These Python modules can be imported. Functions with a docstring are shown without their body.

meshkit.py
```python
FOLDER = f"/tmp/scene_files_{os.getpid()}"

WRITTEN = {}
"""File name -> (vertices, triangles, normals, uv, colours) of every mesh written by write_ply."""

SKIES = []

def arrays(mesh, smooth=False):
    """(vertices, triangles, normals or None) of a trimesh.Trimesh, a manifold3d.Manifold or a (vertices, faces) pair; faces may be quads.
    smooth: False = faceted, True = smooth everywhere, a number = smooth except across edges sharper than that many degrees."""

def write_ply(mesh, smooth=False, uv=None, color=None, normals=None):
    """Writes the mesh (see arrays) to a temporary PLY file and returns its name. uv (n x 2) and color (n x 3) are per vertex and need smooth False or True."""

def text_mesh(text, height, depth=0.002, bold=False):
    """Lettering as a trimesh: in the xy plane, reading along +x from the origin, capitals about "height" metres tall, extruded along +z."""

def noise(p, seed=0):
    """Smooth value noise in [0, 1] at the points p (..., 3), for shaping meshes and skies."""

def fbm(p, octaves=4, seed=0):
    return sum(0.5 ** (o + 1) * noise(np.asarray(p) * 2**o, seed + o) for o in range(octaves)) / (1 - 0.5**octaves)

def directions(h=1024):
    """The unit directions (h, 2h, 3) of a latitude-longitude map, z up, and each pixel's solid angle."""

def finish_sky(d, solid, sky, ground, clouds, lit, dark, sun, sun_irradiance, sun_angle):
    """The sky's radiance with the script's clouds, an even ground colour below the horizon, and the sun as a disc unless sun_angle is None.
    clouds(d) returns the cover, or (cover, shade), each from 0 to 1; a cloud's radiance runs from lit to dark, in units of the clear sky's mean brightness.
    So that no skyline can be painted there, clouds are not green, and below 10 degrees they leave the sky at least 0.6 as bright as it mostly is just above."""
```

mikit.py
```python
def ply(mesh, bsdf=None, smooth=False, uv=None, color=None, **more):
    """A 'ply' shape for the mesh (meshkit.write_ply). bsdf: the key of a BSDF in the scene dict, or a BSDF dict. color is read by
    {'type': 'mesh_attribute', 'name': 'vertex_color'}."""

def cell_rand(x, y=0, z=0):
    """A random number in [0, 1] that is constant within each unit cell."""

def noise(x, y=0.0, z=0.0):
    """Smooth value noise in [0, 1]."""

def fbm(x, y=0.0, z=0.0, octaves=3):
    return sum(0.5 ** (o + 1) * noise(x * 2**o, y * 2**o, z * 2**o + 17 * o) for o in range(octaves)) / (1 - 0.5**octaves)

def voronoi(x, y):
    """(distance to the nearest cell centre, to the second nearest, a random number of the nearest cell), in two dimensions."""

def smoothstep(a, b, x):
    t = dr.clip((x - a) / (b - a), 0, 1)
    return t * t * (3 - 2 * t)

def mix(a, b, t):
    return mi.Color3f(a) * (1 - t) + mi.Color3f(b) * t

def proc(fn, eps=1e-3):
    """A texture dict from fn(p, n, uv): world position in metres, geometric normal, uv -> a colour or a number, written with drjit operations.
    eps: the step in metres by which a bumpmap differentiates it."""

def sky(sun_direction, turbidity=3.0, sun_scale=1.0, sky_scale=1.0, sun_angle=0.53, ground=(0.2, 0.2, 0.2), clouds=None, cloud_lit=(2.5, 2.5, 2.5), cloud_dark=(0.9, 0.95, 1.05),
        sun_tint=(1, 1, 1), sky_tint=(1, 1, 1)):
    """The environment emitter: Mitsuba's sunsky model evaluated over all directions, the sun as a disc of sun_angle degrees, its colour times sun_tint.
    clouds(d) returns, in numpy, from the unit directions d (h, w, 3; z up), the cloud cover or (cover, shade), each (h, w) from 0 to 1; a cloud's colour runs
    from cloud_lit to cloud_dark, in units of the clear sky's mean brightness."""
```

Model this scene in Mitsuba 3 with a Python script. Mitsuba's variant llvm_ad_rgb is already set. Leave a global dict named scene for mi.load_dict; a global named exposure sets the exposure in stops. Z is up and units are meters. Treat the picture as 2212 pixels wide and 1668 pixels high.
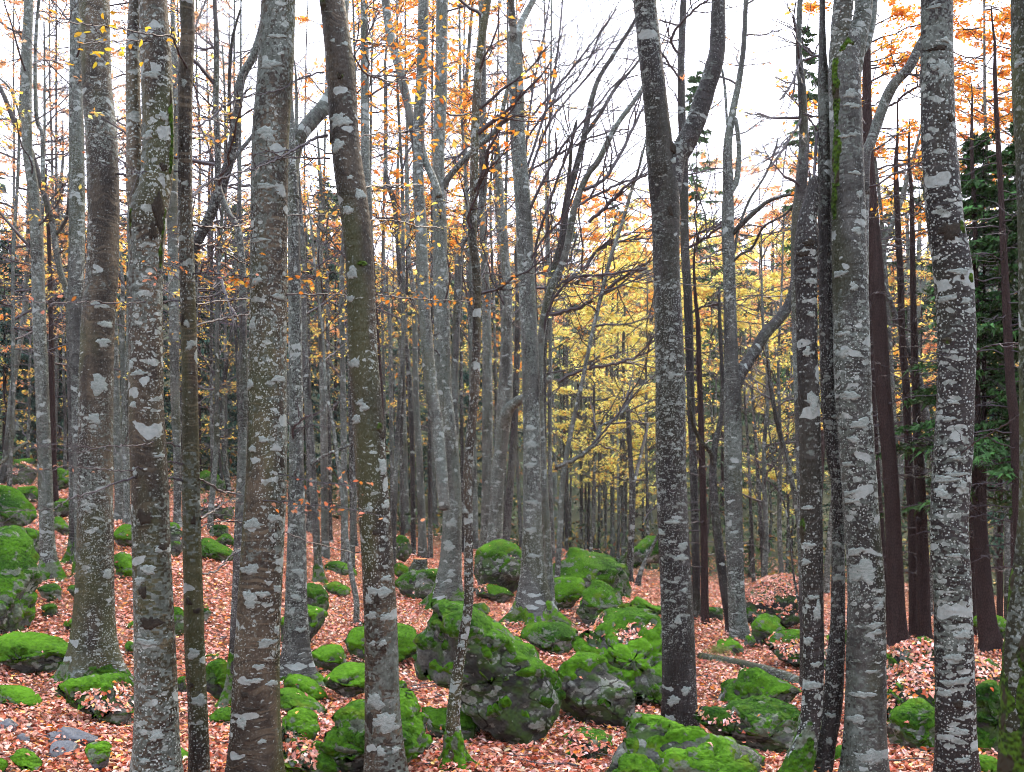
import math, random
import numpy as np, trimesh, mitsuba as mi, drjit as dr
from scipy.interpolate import RBFInterpolator, PchipInterpolator, Akima1DInterpolator
import mikit, meshkit
from mikit import proc, ply, noise, fbm, voronoi, smoothstep, mix, cell_rand

# ------------------------------------------------------------------ camera, sky, exposure
T4 = mi.ScalarTransform4f
F, UC, VC, VH = 2372.0, 1106.0, 834.0, 1010.0      # focal length, centre and horizon, in units of a 2212 x 1668 picture
exposure = 3.65
scene, labels = {}, {}
scene['camera'] = {'type': 'perspective', 'fov': math.degrees(2 * math.atan(UC / F)), 'fov_axis': 'x',
                   'to_world': T4().look_at(origin=[0, 0, 0], target=[0, 1, 0], up=[0, 0, 1]),
                   'principal_point_offset_y': -(VH - VC) / (2 * VC), 'near_clip': 0.1, 'far_clip': 3000.0}
scene['sky_light'] = mikit.sky([0.45, 0.62, 0.66], turbidity=4, sun_scale=0.3, sun_angle=32, clouds=lambda d: 1.0,
                               cloud_lit=(2.32, 2.38, 2.72), ground=(0.12, 0.1, 0.08))
rng = np.random.default_rng(7)

# ------------------------------------------------------------------ materials
def C(*c): return mi.Color3f(*c)

def bark_fn(dark, light, lich, big, green, wet, crust, sc=1.0):
    def fn(p, n, uv):
        u, v = uv.x * sc, uv.y * sc
        w1 = noise(u * 9, v * 9) - 0.5
        w2 = noise(u * 9 + 31, v * 9 + 7) - 0.5
        base = mix(dark, light, smoothstep(0.25, 0.8, fbm(u * 5, v * 2.2, 3.0)))
        base = base * (0.7 + 0.6 * noise(u * 60, v * 60)) * (0.75 + 0.5 * fbm(u * 24, v * 70))
        lines = smoothstep(0.60, 0.78, noise(u * 6 + w1, v * 95 + w2 * 7)) * smoothstep(0.35, 0.6, noise(u * 2.5 + 5, v * 2.0))
        base = mix(base, C(*light) * 1.5, 0.8 * lines)
        rid = smoothstep(0.62, 0.8, noise(u * 3 + 2 * w1, v * 24 + w2 * 3))
        base = base * (1 - 0.45 * rid)
        wetm = smoothstep(0.48, 0.66, fbm(u * 7 + 40, v * 0.9, 9.0)) * wet
        base = base * (1 - 0.62 * wetm)
        gm = smoothstep(0.5, 0.72, fbm(u * 3.3 + 11, v * 1.1, 5.0)) * green
        base = mix(base, C(0.040, 0.055, 0.012), gm * 0.8)
        # mottled crust
        w3, w4 = noise(u * 34, v * 44) - 0.5, noise(u * 34 + 9, v * 44 + 5) - 0.5
        cq = 0.55 * fbm(u * 2.3 + 20, v * 1.3, 2.0) + 0.03 + 0.20 * fbm(u * 13, v * 22 + 3) + 0.25 * noise(u * 48, v * 85)
        cr = smoothstep(0.66 - 0.20 * crust, 0.72 - 0.19 * crust, cq)
        base = mix(base, mix(C(0.034, 0.046, 0.037), C(0.110, 0.140, 0.130), noise(u * 22 + 4, v * 36)) * (0.6 + 0.8 * noise(u * 90, v * 90)), cr * 0.85)
        # pale lichen in three sizes
        reg = smoothstep(0.36, 0.60, fbm(u * 2.2 + 3, v * 1.1 + 8))
        d, _, r = voronoi(u * 60 + w1, v * 72 + w2)
        s = smoothstep(0.10, 0.0, d - 0.36 * r) * smoothstep(0.38, 0.45, cell_rand(r * 9999, 3)) * (0.10 + 0.90 * reg)
        d2, _, r2 = voronoi(u * 13 + w1 + 0.5 * w3, v * 31 + w2 + 0.5 * w4)
        s2 = smoothstep(0.10, 0.0, d2 - 0.5 * r2 * r2 * (0.2 + 0.95 * reg)) * smoothstep(0.40, 0.46, cell_rand(r2 * 9999, 5))
        d3, _, r3 = voronoi(u * 5.6 + w1 * 0.7 + 0.22 * w3, v * 13 + w2 * 0.8 + 0.22 * w4)
        s3 = smoothstep(0.05, 0.0, d3 - (0.2 + 0.3 * cell_rand(r3 * 9999, 8))) * (r3 > 1 - 0.28 * big)
        col = mix(C(0.15, 0.185, 0.17), C(0.33, 0.39, 0.38), noise(u * 30, v * 45)) * (0.75 + 0.5 * noise(u * 120, v * 120))
        base = mix(base, col, dr.minimum(1.0, s * lich))
        base = mix(base, col * 0.9, dr.minimum(1.0, s2 * lich) * 0.9)
        base = mix(base, C(0.245, 0.295, 0.29) * (0.75 + 0.4 * fbm(u * 50, v * 80)), s3 * 0.95)
        return base
    return fn

def bark_height(p, n, uv):
    u, v = uv.x, uv.y
    return fbm(u * 22, v * 60) * 0.6 + noise(u * 8, v * 40) * 0.5 + 0.5 * noise(u * 70, v * 70)

def mat_bark(name, dark, light, lich, big, green, wet, crust, sc=1.0, rough=0.62):
    scene[name] = {'type': 'bumpmap', 'tex': proc(bark_height, 2e-3), 'scale': 0.006,
                   'nested': {'type': 'principled', 'base_color': proc(bark_fn(dark, light, lich, big, green, wet, crust, sc)), 'roughness': rough, 'specular': 0.35}}

mat_bark('bark_brown', (0.016, 0.0122, 0.0078), (0.064, 0.053, 0.035), 1.0, 0.30, 0.6, 0.7, 0.28)
mat_bark('bark_dark', (0.0045, 0.0042, 0.0045), (0.020, 0.019, 0.019), 1.0, 0.22, 0.15, 0.8, 0.22, 0.85)
mat_bark('bark_black', (0.0045, 0.0042, 0.0048), (0.020, 0.019, 0.020), 0.75, 0.10, 0.15, 0.8, 0.05, 1.15)
mat_bark('bark_limb', (0.006, 0.0056, 0.006), (0.024, 0.023, 0.025), 0.45, 0.05, 0.2, 0.8, 0.0, 1.3)
mat_bark('bark_stem', (0.010, 0.010, 0.0095), (0.046, 0.047, 0.048), 0.8, 0.1, 0.35, 0.6, 0.4, 1.5)
mat_bark('bark_pale', (0.022, 0.024, 0.021), (0.090, 0.097, 0.088), 1.0, 0.5, 0.4, 0.4, 0.85, 1.25)
mat_bark('bark_grey', (0.012, 0.0135, 0.0125), (0.058, 0.065, 0.062), 1.0, 0.36, 0.4, 0.6, 0.65)
mat_bark('bark_mossy', (0.007, 0.009, 0.003), (0.018, 0.026, 0.008), 0.5, 0.06, 1.0, 0.6, 0.0)

def spruce_fn(p, n, uv):
    a = voronoi(uv.x * 38, uv.y * 22)
    return mix(C(0.012, 0.008, 0.008), C(0.042, 0.025, 0.024), smoothstep(0.0, 0.35, a[1] - a[0]) * (0.4 + 0.6 * fbm(uv.x * 9, uv.y * 5)))
scene['bark_spruce'] = {'type': 'bumpmap', 'tex': proc(lambda p, n, uv: voronoi(uv.x * 38, uv.y * 22)[0] + noise(uv.x * 90, uv.y * 60), 2e-3), 'scale': 0.008,
                        'nested': {'type': 'principled', 'base_color': proc(spruce_fn), 'roughness': 0.8, 'specular': 0.2}}
scene['twig_bark'] = {'type': 'principled', 'base_color': proc(lambda p, n, uv: mix(C(0.016, 0.014, 0.018), C(0.062, 0.057, 0.070), noise(p.x * 3, p.y * 3, p.z * 3))), 'roughness': 0.45, 'specular': 0.5}

def lichen_fn(p, n, uv):
    e = fbm(p.x * 60, p.y * 60, p.z * 90)
    e2 = noise(p.x * 150, p.y * 150, p.z * 190) * 0.6 + 0.4 * fbm(p.x * 9, p.y * 9, p.z * 12)
    return mix(C(0.12, 0.155, 0.145), C(0.30, 0.355, 0.345), e) * (0.5 + 0.9 * e2)
scene['far_twig'] = {'type': 'principled', 'base_color': {'type': 'rgb', 'value': (.085, .078, .105)}, 'roughness': 0.7, 'specular': 0.3}
scene['lichen'] = {'type': 'principled', 'base_color': proc(lichen_fn), 'roughness': 0.9, 'specular': 0.1}
scene['scar'] = {'type': 'principled', 'base_color': proc(lambda p, n, uv: mix(C(0.008, 0.008, 0.007), C(0.035, 0.03, 0.022), fbm(p.x * 50, p.y * 50, p.z * 40))), 'roughness': 0.8, 'specular': 0.2}

def rock_fn(lo, hi, lich):
    def fn(p, n, uv):
        x, y, z = p.x, p.y, p.z
        base = mix(lo, hi, smoothstep(0.25, 0.75, fbm(x * 4, y * 4, z * 4, 4)))
        base = base * (0.5 + 1.0 * noise(x * 70, y * 70, z * 70)) * (0.7 + 0.6 * noise(x * 25, y * 25, z * 25))
        dark = smoothstep(0.5, 0.7, fbm(x * 2 + 9, y * 2, z * 5, 3))
        base = base * (1 - 0.55 * dark)
        g = smoothstep(0.40, 0.60, fbm(x * 10 + 3, y * 10, z * 10, 4))
        base = mix(base, mix(C(0.016, 0.045, 0.008), C(0.045, 0.10, 0.012), noise(x * 50, y * 50, z * 50)), 0.8 * g)
        q = fbm(x * 20 + 5, y * 20, z * 20, 3) * 0.6 + 0.4 * fbm(x * 4.5, y * 4.5 + 7, z * 4.5, 2)
        ck = smoothstep(0.022, 0.004, dr.abs(fbm(x * 2.6 + 31, y * 2.6, z * 3.4, 4) - 0.5))
        base = base * (1 - 0.75 * ck)
        l = smoothstep(0.55, 0.62, q) * (1 - ck)
        return mix(base, C(0.21, 0.235, 0.215) * (0.7 + 0.6 * noise(x * 80, y * 80, z * 80)), dr.minimum(1.0, l * lich))
    return fn
def rock_h(p, n, uv): return fbm(p.x * 14, p.y * 14, p.z * 14, 4) + 0.4 * noise(p.x * 90, p.y * 90, p.z * 90)
def mat_rock(name, lo, hi, lich):
    scene[name] = {'type': 'bumpmap', 'tex': proc(rock_h, 3e-3), 'scale': 0.03, 'nested': {'type': 'principled', 'base_color': proc(rock_fn(lo, hi, lich)), 'roughness': 0.75, 'specular': 0.3}}
mat_rock('rock', (0.025, 0.028, 0.025), (0.10, 0.108, 0.10), 0.75)
mat_rock('rock_dark', (0.008, 0.009, 0.008), (0.036, 0.037, 0.036), 0.4)
scene['slate'] = {'type': 'bumpmap', 'tex': proc(rock_h, 3e-3), 'scale': 0.012, 'nested': {'type': 'principled', 'roughness': 0.42, 'specular': 0.5,
                  'base_color': proc(lambda p, n, uv: mix(C(0.028, 0.036, 0.044), C(0.10, 0.115, 0.14), fbm(p.x * 5, p.y * 5, p.z * 14, 4)) * (0.7 + 0.6 * noise(p.x * 60, p.y * 60, p.z * 60)))}}

def moss_fn(p, n, uv):
    x, y, z = p.x, p.y, p.z
    a = fbm(x * 1.7, y * 1.7, z * 1.7, 4)
    t = noise(x * 48, y * 48, z * 48) * 0.55 + noise(x * 110, y * 110, z * 110) * 0.45
    col = mix(C(0.005, 0.026, 0.004), C(0.080, 0.215, 0.010), smoothstep(0.28, 0.86, 0.75 * a + 0.36 * t))
    col = mix(col, C(0.095, 0.14, 0.010), smoothstep(0.6, 0.8, fbm(x * 5 + 4, y * 5, z * 5)) * 0.5)
    steep = smoothstep(0.75, 0.2, n.z)
    q = fbm(x * 15 + 2, y * 15, z * 15, 4) * 0.65 + 0.35 * fbm(x * 3, y * 3 + 8, z * 3, 2)
    thin = smoothstep(0.62 - 0.13 * steep, 0.68 - 0.13 * steep, q)
    return mix(col, C(0.12, 0.14, 0.115) * (0.4 + 1.1 * t), thin * 0.85)
scene['bark_moss'] = {'type': 'bumpmap', 'tex': proc(lambda p, n, uv: fbm(p.x * 40, p.y * 40, p.z * 40, 3), 3e-3), 'scale': 0.03, 'nested': {'type': 'principled', 'roughness': 0.9, 'specular': 0.1, 'sheen': 0.4,
    'base_color': proc(lambda p, n, uv: mix(mix(C(0.008, 0.018, 0.004), C(0.050, 0.105, 0.010), smoothstep(0.25, 0.75, noise(p.x * 70, p.y * 70, p.z * 70) * 0.5 + 0.5 * fbm(p.x * 9, p.y * 9, p.z * 9))), C(0.03, 0.027, 0.018), smoothstep(0.52, 0.62, fbm(p.x * 16 + 4, p.y * 16, p.z * 9, 3))))}}
def moss_h(p, n, uv): return fbm(p.x * 45, p.y * 45, p.z * 45, 3) + 0.6 * fbm(p.x * 16, p.y * 16, p.z * 16, 2)
scene['moss'] = {'type': 'bumpmap', 'tex': proc(moss_h, 3e-3), 'scale': 0.035, 'nested': {'type': 'principled', 'base_color': proc(moss_fn), 'roughness': 0.9, 'specular': 0.1, 'sheen': 0.6, 'sheen_tint': 0.8}}

def soil_fn(p, n, uv):
    d, d2, r = voronoi(p.x * 24 + noise(p.x * 9, p.y * 9), p.y * 24)
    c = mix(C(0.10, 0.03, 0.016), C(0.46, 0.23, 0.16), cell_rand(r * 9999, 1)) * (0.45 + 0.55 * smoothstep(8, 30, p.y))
    c = mix(c, C(0.33, 0.12, 0.03), (cell_rand(r * 9999, 2) > 0.7) * 1.0)
    farm = smoothstep(34, 50, p.y + 14 * fbm(p.x * 0.12, p.y * 0.12))
    c = mix(c, mix(C(0.015, 0.03, 0.012), C(0.06, 0.06, 0.03), fbm(p.x * 0.5, p.y * 0.5)), farm)
    return c * (0.45 + 0.55 * smoothstep(0.0, 0.25, d2 - d)) * (0.75 + 0.5 * fbm(p.x * 0.9, p.y * 0.9))
scene['soil'] = {'type': 'bumpmap', 'tex': proc(lambda p, n, uv: voronoi(p.x * 24 + noise(p.x * 9, p.y * 9), p.y * 24)[0], 4e-3), 'scale': 0.02,
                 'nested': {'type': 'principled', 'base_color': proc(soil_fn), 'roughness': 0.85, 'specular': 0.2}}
VCOL = {'type': 'mesh_attribute', 'name': 'vertex_color'}
scene['litter_leaf'] = {'type': 'twosided', 'nested': {'type': 'principled', 'base_color': VCOL, 'roughness': 0.5, 'specular': 0.45}}
scene['tree_leaf'] = {'type': 'principledthin', 'base_color': VCOL, 'roughness': 0.6, 'diff_trans': 1.3, 'spec_trans': 0.0}
scene['needle'] = {'type': 'twosided', 'nested': {'type': 'principled', 'base_color': VCOL, 'roughness': 0.65, 'specular': 0.3}}
scene['rotten_wood'] = {'type': 'principled', 'base_color': proc(lambda p, n, uv: mix(C(0.03, 0.014, 0.008), C(0.13, 0.06, 0.03), fbm(p.x * 30, p.y * 30, p.z * 5))), 'roughness': 0.85}

# ------------------------------------------------------------------ bookkeeping
used = {}
def numbered(name):
    used[name] = used.get(name, -1) + 1
    return name if used[name] == 0 else f'{name}_{used[name]:03d}'
def put(key, mesh, bsdf, smooth=True, **kw):
    scene[key] = ply(mesh, bsdf, smooth=smooth, **kw)
    return key
def part(owner, name, mesh, bsdf, smooth=True, kind=None, label=None, **kw):
    key = owner + '__' + numbered(owner + '__' + name)[len(owner) + 2:]
    put(key, mesh, bsdf, smooth, **kw)
    if kind or label:
        labels[key] = {**({'kind': kind} if kind else {}), **({'label': label} if label else {})}
    return key
def thing(name, label, cat, group=None):
    key = numbered(name)
    labels[key] = {'label': label, 'category': cat, **({'group': group} if group else {})}
    return key

# ------------------------------------------------------------------ terrain
def at(u, v, d):
    u, v, d = np.broadcast_arrays(np.asarray(u, float), np.asarray(v, float), np.asarray(d, float))
    return np.stack([(u - UC) / F * d, d, (VH - v) / F * d], -1)

CTRL = [(1106, 1668, 7.5), (1000, 1500, 10.5), (1250, 1500, 10.5), (900, 1350, 15.5), (1150, 1345, 15), (1100, 1240, 25), (1250, 1300, 18), (1300, 1200, 42), (1100, 1180, 38),
        (560, 1758, 6.5), (100, 1640, 7.3), (100, 1430, 11), (240, 1480, 10.3), (120, 1290, 14), (108, 1249, 15.5), (30, 1150, 18), (60, 1060, 24), (250, 1124, 23), (300, 1220, 16), (480, 1100, 25),
        (450, 1220, 17), (450, 1340, 12.8), (640, 1475, 10.8), (500, 1530, 9.4), (700, 1260, 20), (700, 1160, 30), (780, 1330, 16), (760, 1470, 11), (850, 1200, 27),
        (1400, 1250, 25), (1595, 1385, 16), (1480, 1595, 9.2), (1700, 1385, 15), (1940, 1400, 16), (2145, 1414, 15.5), (2000, 1640, 8.3), (1650, 1560, 9.6), (1560, 1430, 13.5),
        (1650, 1290, 27), (1850, 1230, 50), (2150, 1280, 34), (1700, 1668, 7.7), (2200, 1600, 8.5), (40, 975, 38), (250, 1040, 38), (600, 1090, 38), (850, 1140, 38), (1500, 1220, 42), (-300, 1080, 22), (-250, 1400, 11), (2500, 1400, 15)]
cp = np.array([at(*c) for c in CTRL])
far = []
for x in (-160, -80, -30, 0, 30, 80, 160):
    far += [(x, 70, -2.5 - 0.035 * x + 0.0002 * x * x), (x, 100, 3.0 - 0.03 * x), (x, 150, 22 - 0.03 * x), (x, 210, 40), (x, 420, 60)]
for x in (-60, -20, 0, 20, 60):
    far += [(x, -4, -1.9), (x, -25, -1.0), (x, -80, 6)]
cp = np.vstack([cp, np.array(far), [[0, 2, -1.85], [-8, 3, -1.7], [8, 3, -1.95]]])
def warp(p): return 10 * np.arcsinh(np.asarray(p, float)[..., :2] / 10)
_rbf = RBFInterpolator(warp(cp), cp[:, 2], kernel='linear', smoothing=0.02)
# tabulated on a fine grid in warped coordinates
_ga, _gb = np.linspace(-46, 46, 461), np.linspace(-29, 46, 376)
_A, _B = np.meshgrid(_ga, _gb, indexing='ij')
_H = _rbf(np.stack([_A.ravel(), _B.ravel()], -1)).reshape(_A.shape)
from scipy.ndimage import map_coordinates, gaussian_filter
_H = gaussian_filter(_H, 2.0)
def h0(x, y):
    w = warp(np.stack(np.broadcast_arrays(x, y), -1))
    i = (w[..., 0] - _ga[0]) / (_ga[1] - _ga[0]); j = (w[..., 1] - _gb[0]) / (_gb[1] - _gb[0])
    return map_coordinates(_H, [i.ravel(), j.ravel()], order=1, mode='nearest').reshape(i.shape)
def height(x, y):
    x, y = np.broadcast_arrays(np.asarray(x, float), np.asarray(y, float))
    p = np.stack([x, y, np.zeros_like(x)], -1)
    return h0(x, y) + 0.22 * (meshkit.fbm(p * 0.55 + 3, 3, 4) - 0.5) + 0.05 * (meshkit.fbm(p * 2.7, 2, 9) - 0.5)
_dd = np.concatenate([np.arange(3.5, 30, 0.05), np.arange(30, 220, 0.5)])
def ground_d(u, v):
    p = at(u, v, _dd)
    hit = np.nonzero(height(p[:, 0], p[:, 1]) >= p[:, 2])[0]
    return float(_dd[hit[0]]) if len(hit) else 60.0

def grid(a, b):
    nA, nB = len(a), len(b)
    X, Y = np.meshgrid(a, b, indexing='ij')
    i, j = np.meshgrid(np.arange(nA - 1), np.arange(nB - 1), indexing='ij')
    q = np.stack([i * nB + j, (i + 1) * nB + j, (i + 1) * nB + j + 1, i * nB + j + 1], -1).reshape(-1, 4)
    return X.ravel(), Y.ravel(), q
_x, _y, _q = grid(10 * np.sinh(np.linspace(-4.3, 4.3, 261)), 10 * np.sinh(np.linspace(-2.9, 4.4, 301)))
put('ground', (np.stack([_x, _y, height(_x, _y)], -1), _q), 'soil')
labels['ground'] = {'kind': 'structure'}

# ------------------------------------------------------------------ mesh helpers
def ring_faces(n, m, closed=True):
    """faces of n rings of m vertices"""
    i, j = np.meshgrid(np.arange(n - 1), np.arange(m if closed else m - 1), indexing='ij')
    k = (j + 1) % m
    return np.stack([i * m + j, i * m + k, (i + 1) * m + k, (i + 1) * m + j], -1).reshape(-1, 4)

def tubes(P, R, sides=4):
    """N polylines of K points (N, K, 3) with radii (N, K) as one mesh (vertices, quads)"""
    P, R = np.asarray(P, float), np.asarray(R, float)
    N, K, _ = P.shape
    t = np.gradient(P, axis=1); t /= np.linalg.norm(t, axis=-1, keepdims=True) + 1e-9
    ref = np.where(np.abs(t[:, :1, 2:]) < 0.8, [0, 0, 1.0], [1.0, 0, 0])
    a = np.cross(t, np.broadcast_to(ref, t.shape)); a /= np.linalg.norm(a, axis=-1, keepdims=True) + 1e-9
    b = np.cross(t, a)
    g = np.arange(sides) * 2 * np.pi / sides
    V = P[:, :, None] + R[:, :, None, None] * (np.cos(g)[:, None] * a[:, :, None] + np.sin(g)[:, None] * b[:, :, None])
    f = ring_faces(K, sides)
    return V.reshape(-1, 3), (f[None] + (np.arange(N) * K * sides)[:, None, None]).reshape(-1, 4)

def join(ms):
    vs, fs, n = [], [], 0
    for v, f in ms:
        vs.append(v); fs.append(f + n); n += len(v)
    return np.vstack(vs), np.vstack(fs)

def smooth_path(pts, n):
    """resample a polyline of any columns with an Akima curve"""
    p = np.asarray(pts, float)
    if len(p) == 2:
        t = np.linspace(0, 1, n)[:, None]
        return p[0] * (1 - t) + p[1] * t
    s = np.r_[0, np.cumsum(np.linalg.norm(np.diff(p[:, :2], axis=0), axis=1) + 1e-6)]
    return PchipInterpolator(s, p, axis=0)(np.linspace(0, s[-1], n))

LEAF4 = np.array([[-.5, 0, 0], [-.22, .33, .06], [.18, .36, .08], [.5, 0, 0], [.18, -.36, .08], [-.22, -.33, .06]])
LEAF4F = np.array([[0, 2, 1], [0, 3, 2], [0, 4, 3], [0, 5, 4]])
LEAF2 = np.array([[-.5, 0, 0], [0.03, .40, .07], [.5, 0, 0], [0.03, -.40, .07]])
LEAF2F = np.array([[0, 2, 1], [0, 3, 2]])
def leaves(pos, nrm, size, colour, r, four=False, aspect=0.72, curl=1.0):
    """one mesh of flat pointed leaves at POS, facing NRM, turned at random; (vertices, faces, vertex colours)"""
    L, LF = (LEAF4, LEAF4F) if four else (LEAF2, LEAF2F)
    n = len(pos)
    nrm = nrm / (np.linalg.norm(nrm, axis=1, keepdims=True) + 1e-9)
    a = np.cross(nrm, r.normal(size=(n, 3))); a /= np.linalg.norm(a, axis=1, keepdims=True) + 1e-9
    b = np.cross(nrm, a)
    z = (L[None, :, 2] * r.uniform(-1.5, 3.0, (n, 1)) * curl)
    V = pos[:, None] + size[:, None, None] * (L[None, :, :1] * a[:, None] + aspect * L[None, :, 1:2] * b[:, None] + z[..., None] * nrm[:, None])
    k = len(L)
    return V.reshape(-1, 3), (LF[None] + (np.arange(n) * k)[:, None, None]).reshape(-1, 3), np.repeat(colour, k, axis=0)

def pick(palette, n, r, spread=0.18):
    """n colours from a list of (weight, colour)"""
    w = np.array([p[0] for p in palette], float)
    c = np.array([p[1] for p in palette])[r.choice(len(w), n, p=w / w.sum())]
    return np.clip(c * (1 + spread * r.normal(size=(n, 1))) * (1 + 0.06 * r.normal(size=(n, 3))), 0.004, 0.9)
LITTER = [(28, (0.58, 0.24, 0.165)), (24, (0.70, 0.39, 0.31)), (11, (0.84, 0.64, 0.57)), (17, (0.45, 0.11, 0.045)), (20, (0.16, 0.04, 0.022)), (6, (0.70, 0.27, 0.045)), (2, (0.78, 0.54, 0.18)), (5, (0.42, 0.27, 0.17))]
ORANGE = [(5, (0.78, 0.29, 0.04)), (4, (0.82, 0.40, 0.06)), (3, (0.66, 0.2, 0.04)), (2, (0.85, 0.55, 0.1))]
PINK = [(4, (0.62, 0.30, 0.2)), (3, (0.66, 0.24, 0.06)), (2, (0.55, 0.2, 0.1))]
YELLOW = [(5, (0.94, 0.86, 0.28)), (4, (0.92, 0.78, 0.20)), (5, (0.84, 0.88, 0.30)), (3, (0.86, 0.58, 0.16)), (3, (0.60, 0.34, 0.12))]
GOLD = [(4, (0.84, 0.62, 0.14)), (3, (0.80, 0.44, 0.10)), (1.5, (0.68, 0.30, 0.10)), (3, (0.86, 0.72, 0.22))]
RUSSET = [(4, (0.76, 0.38, 0.18)), (3, (0.80, 0.45, 0.18)), (2, (0.70, 0.27, 0.12)), (3, (0.82, 0.56, 0.34))]
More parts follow.
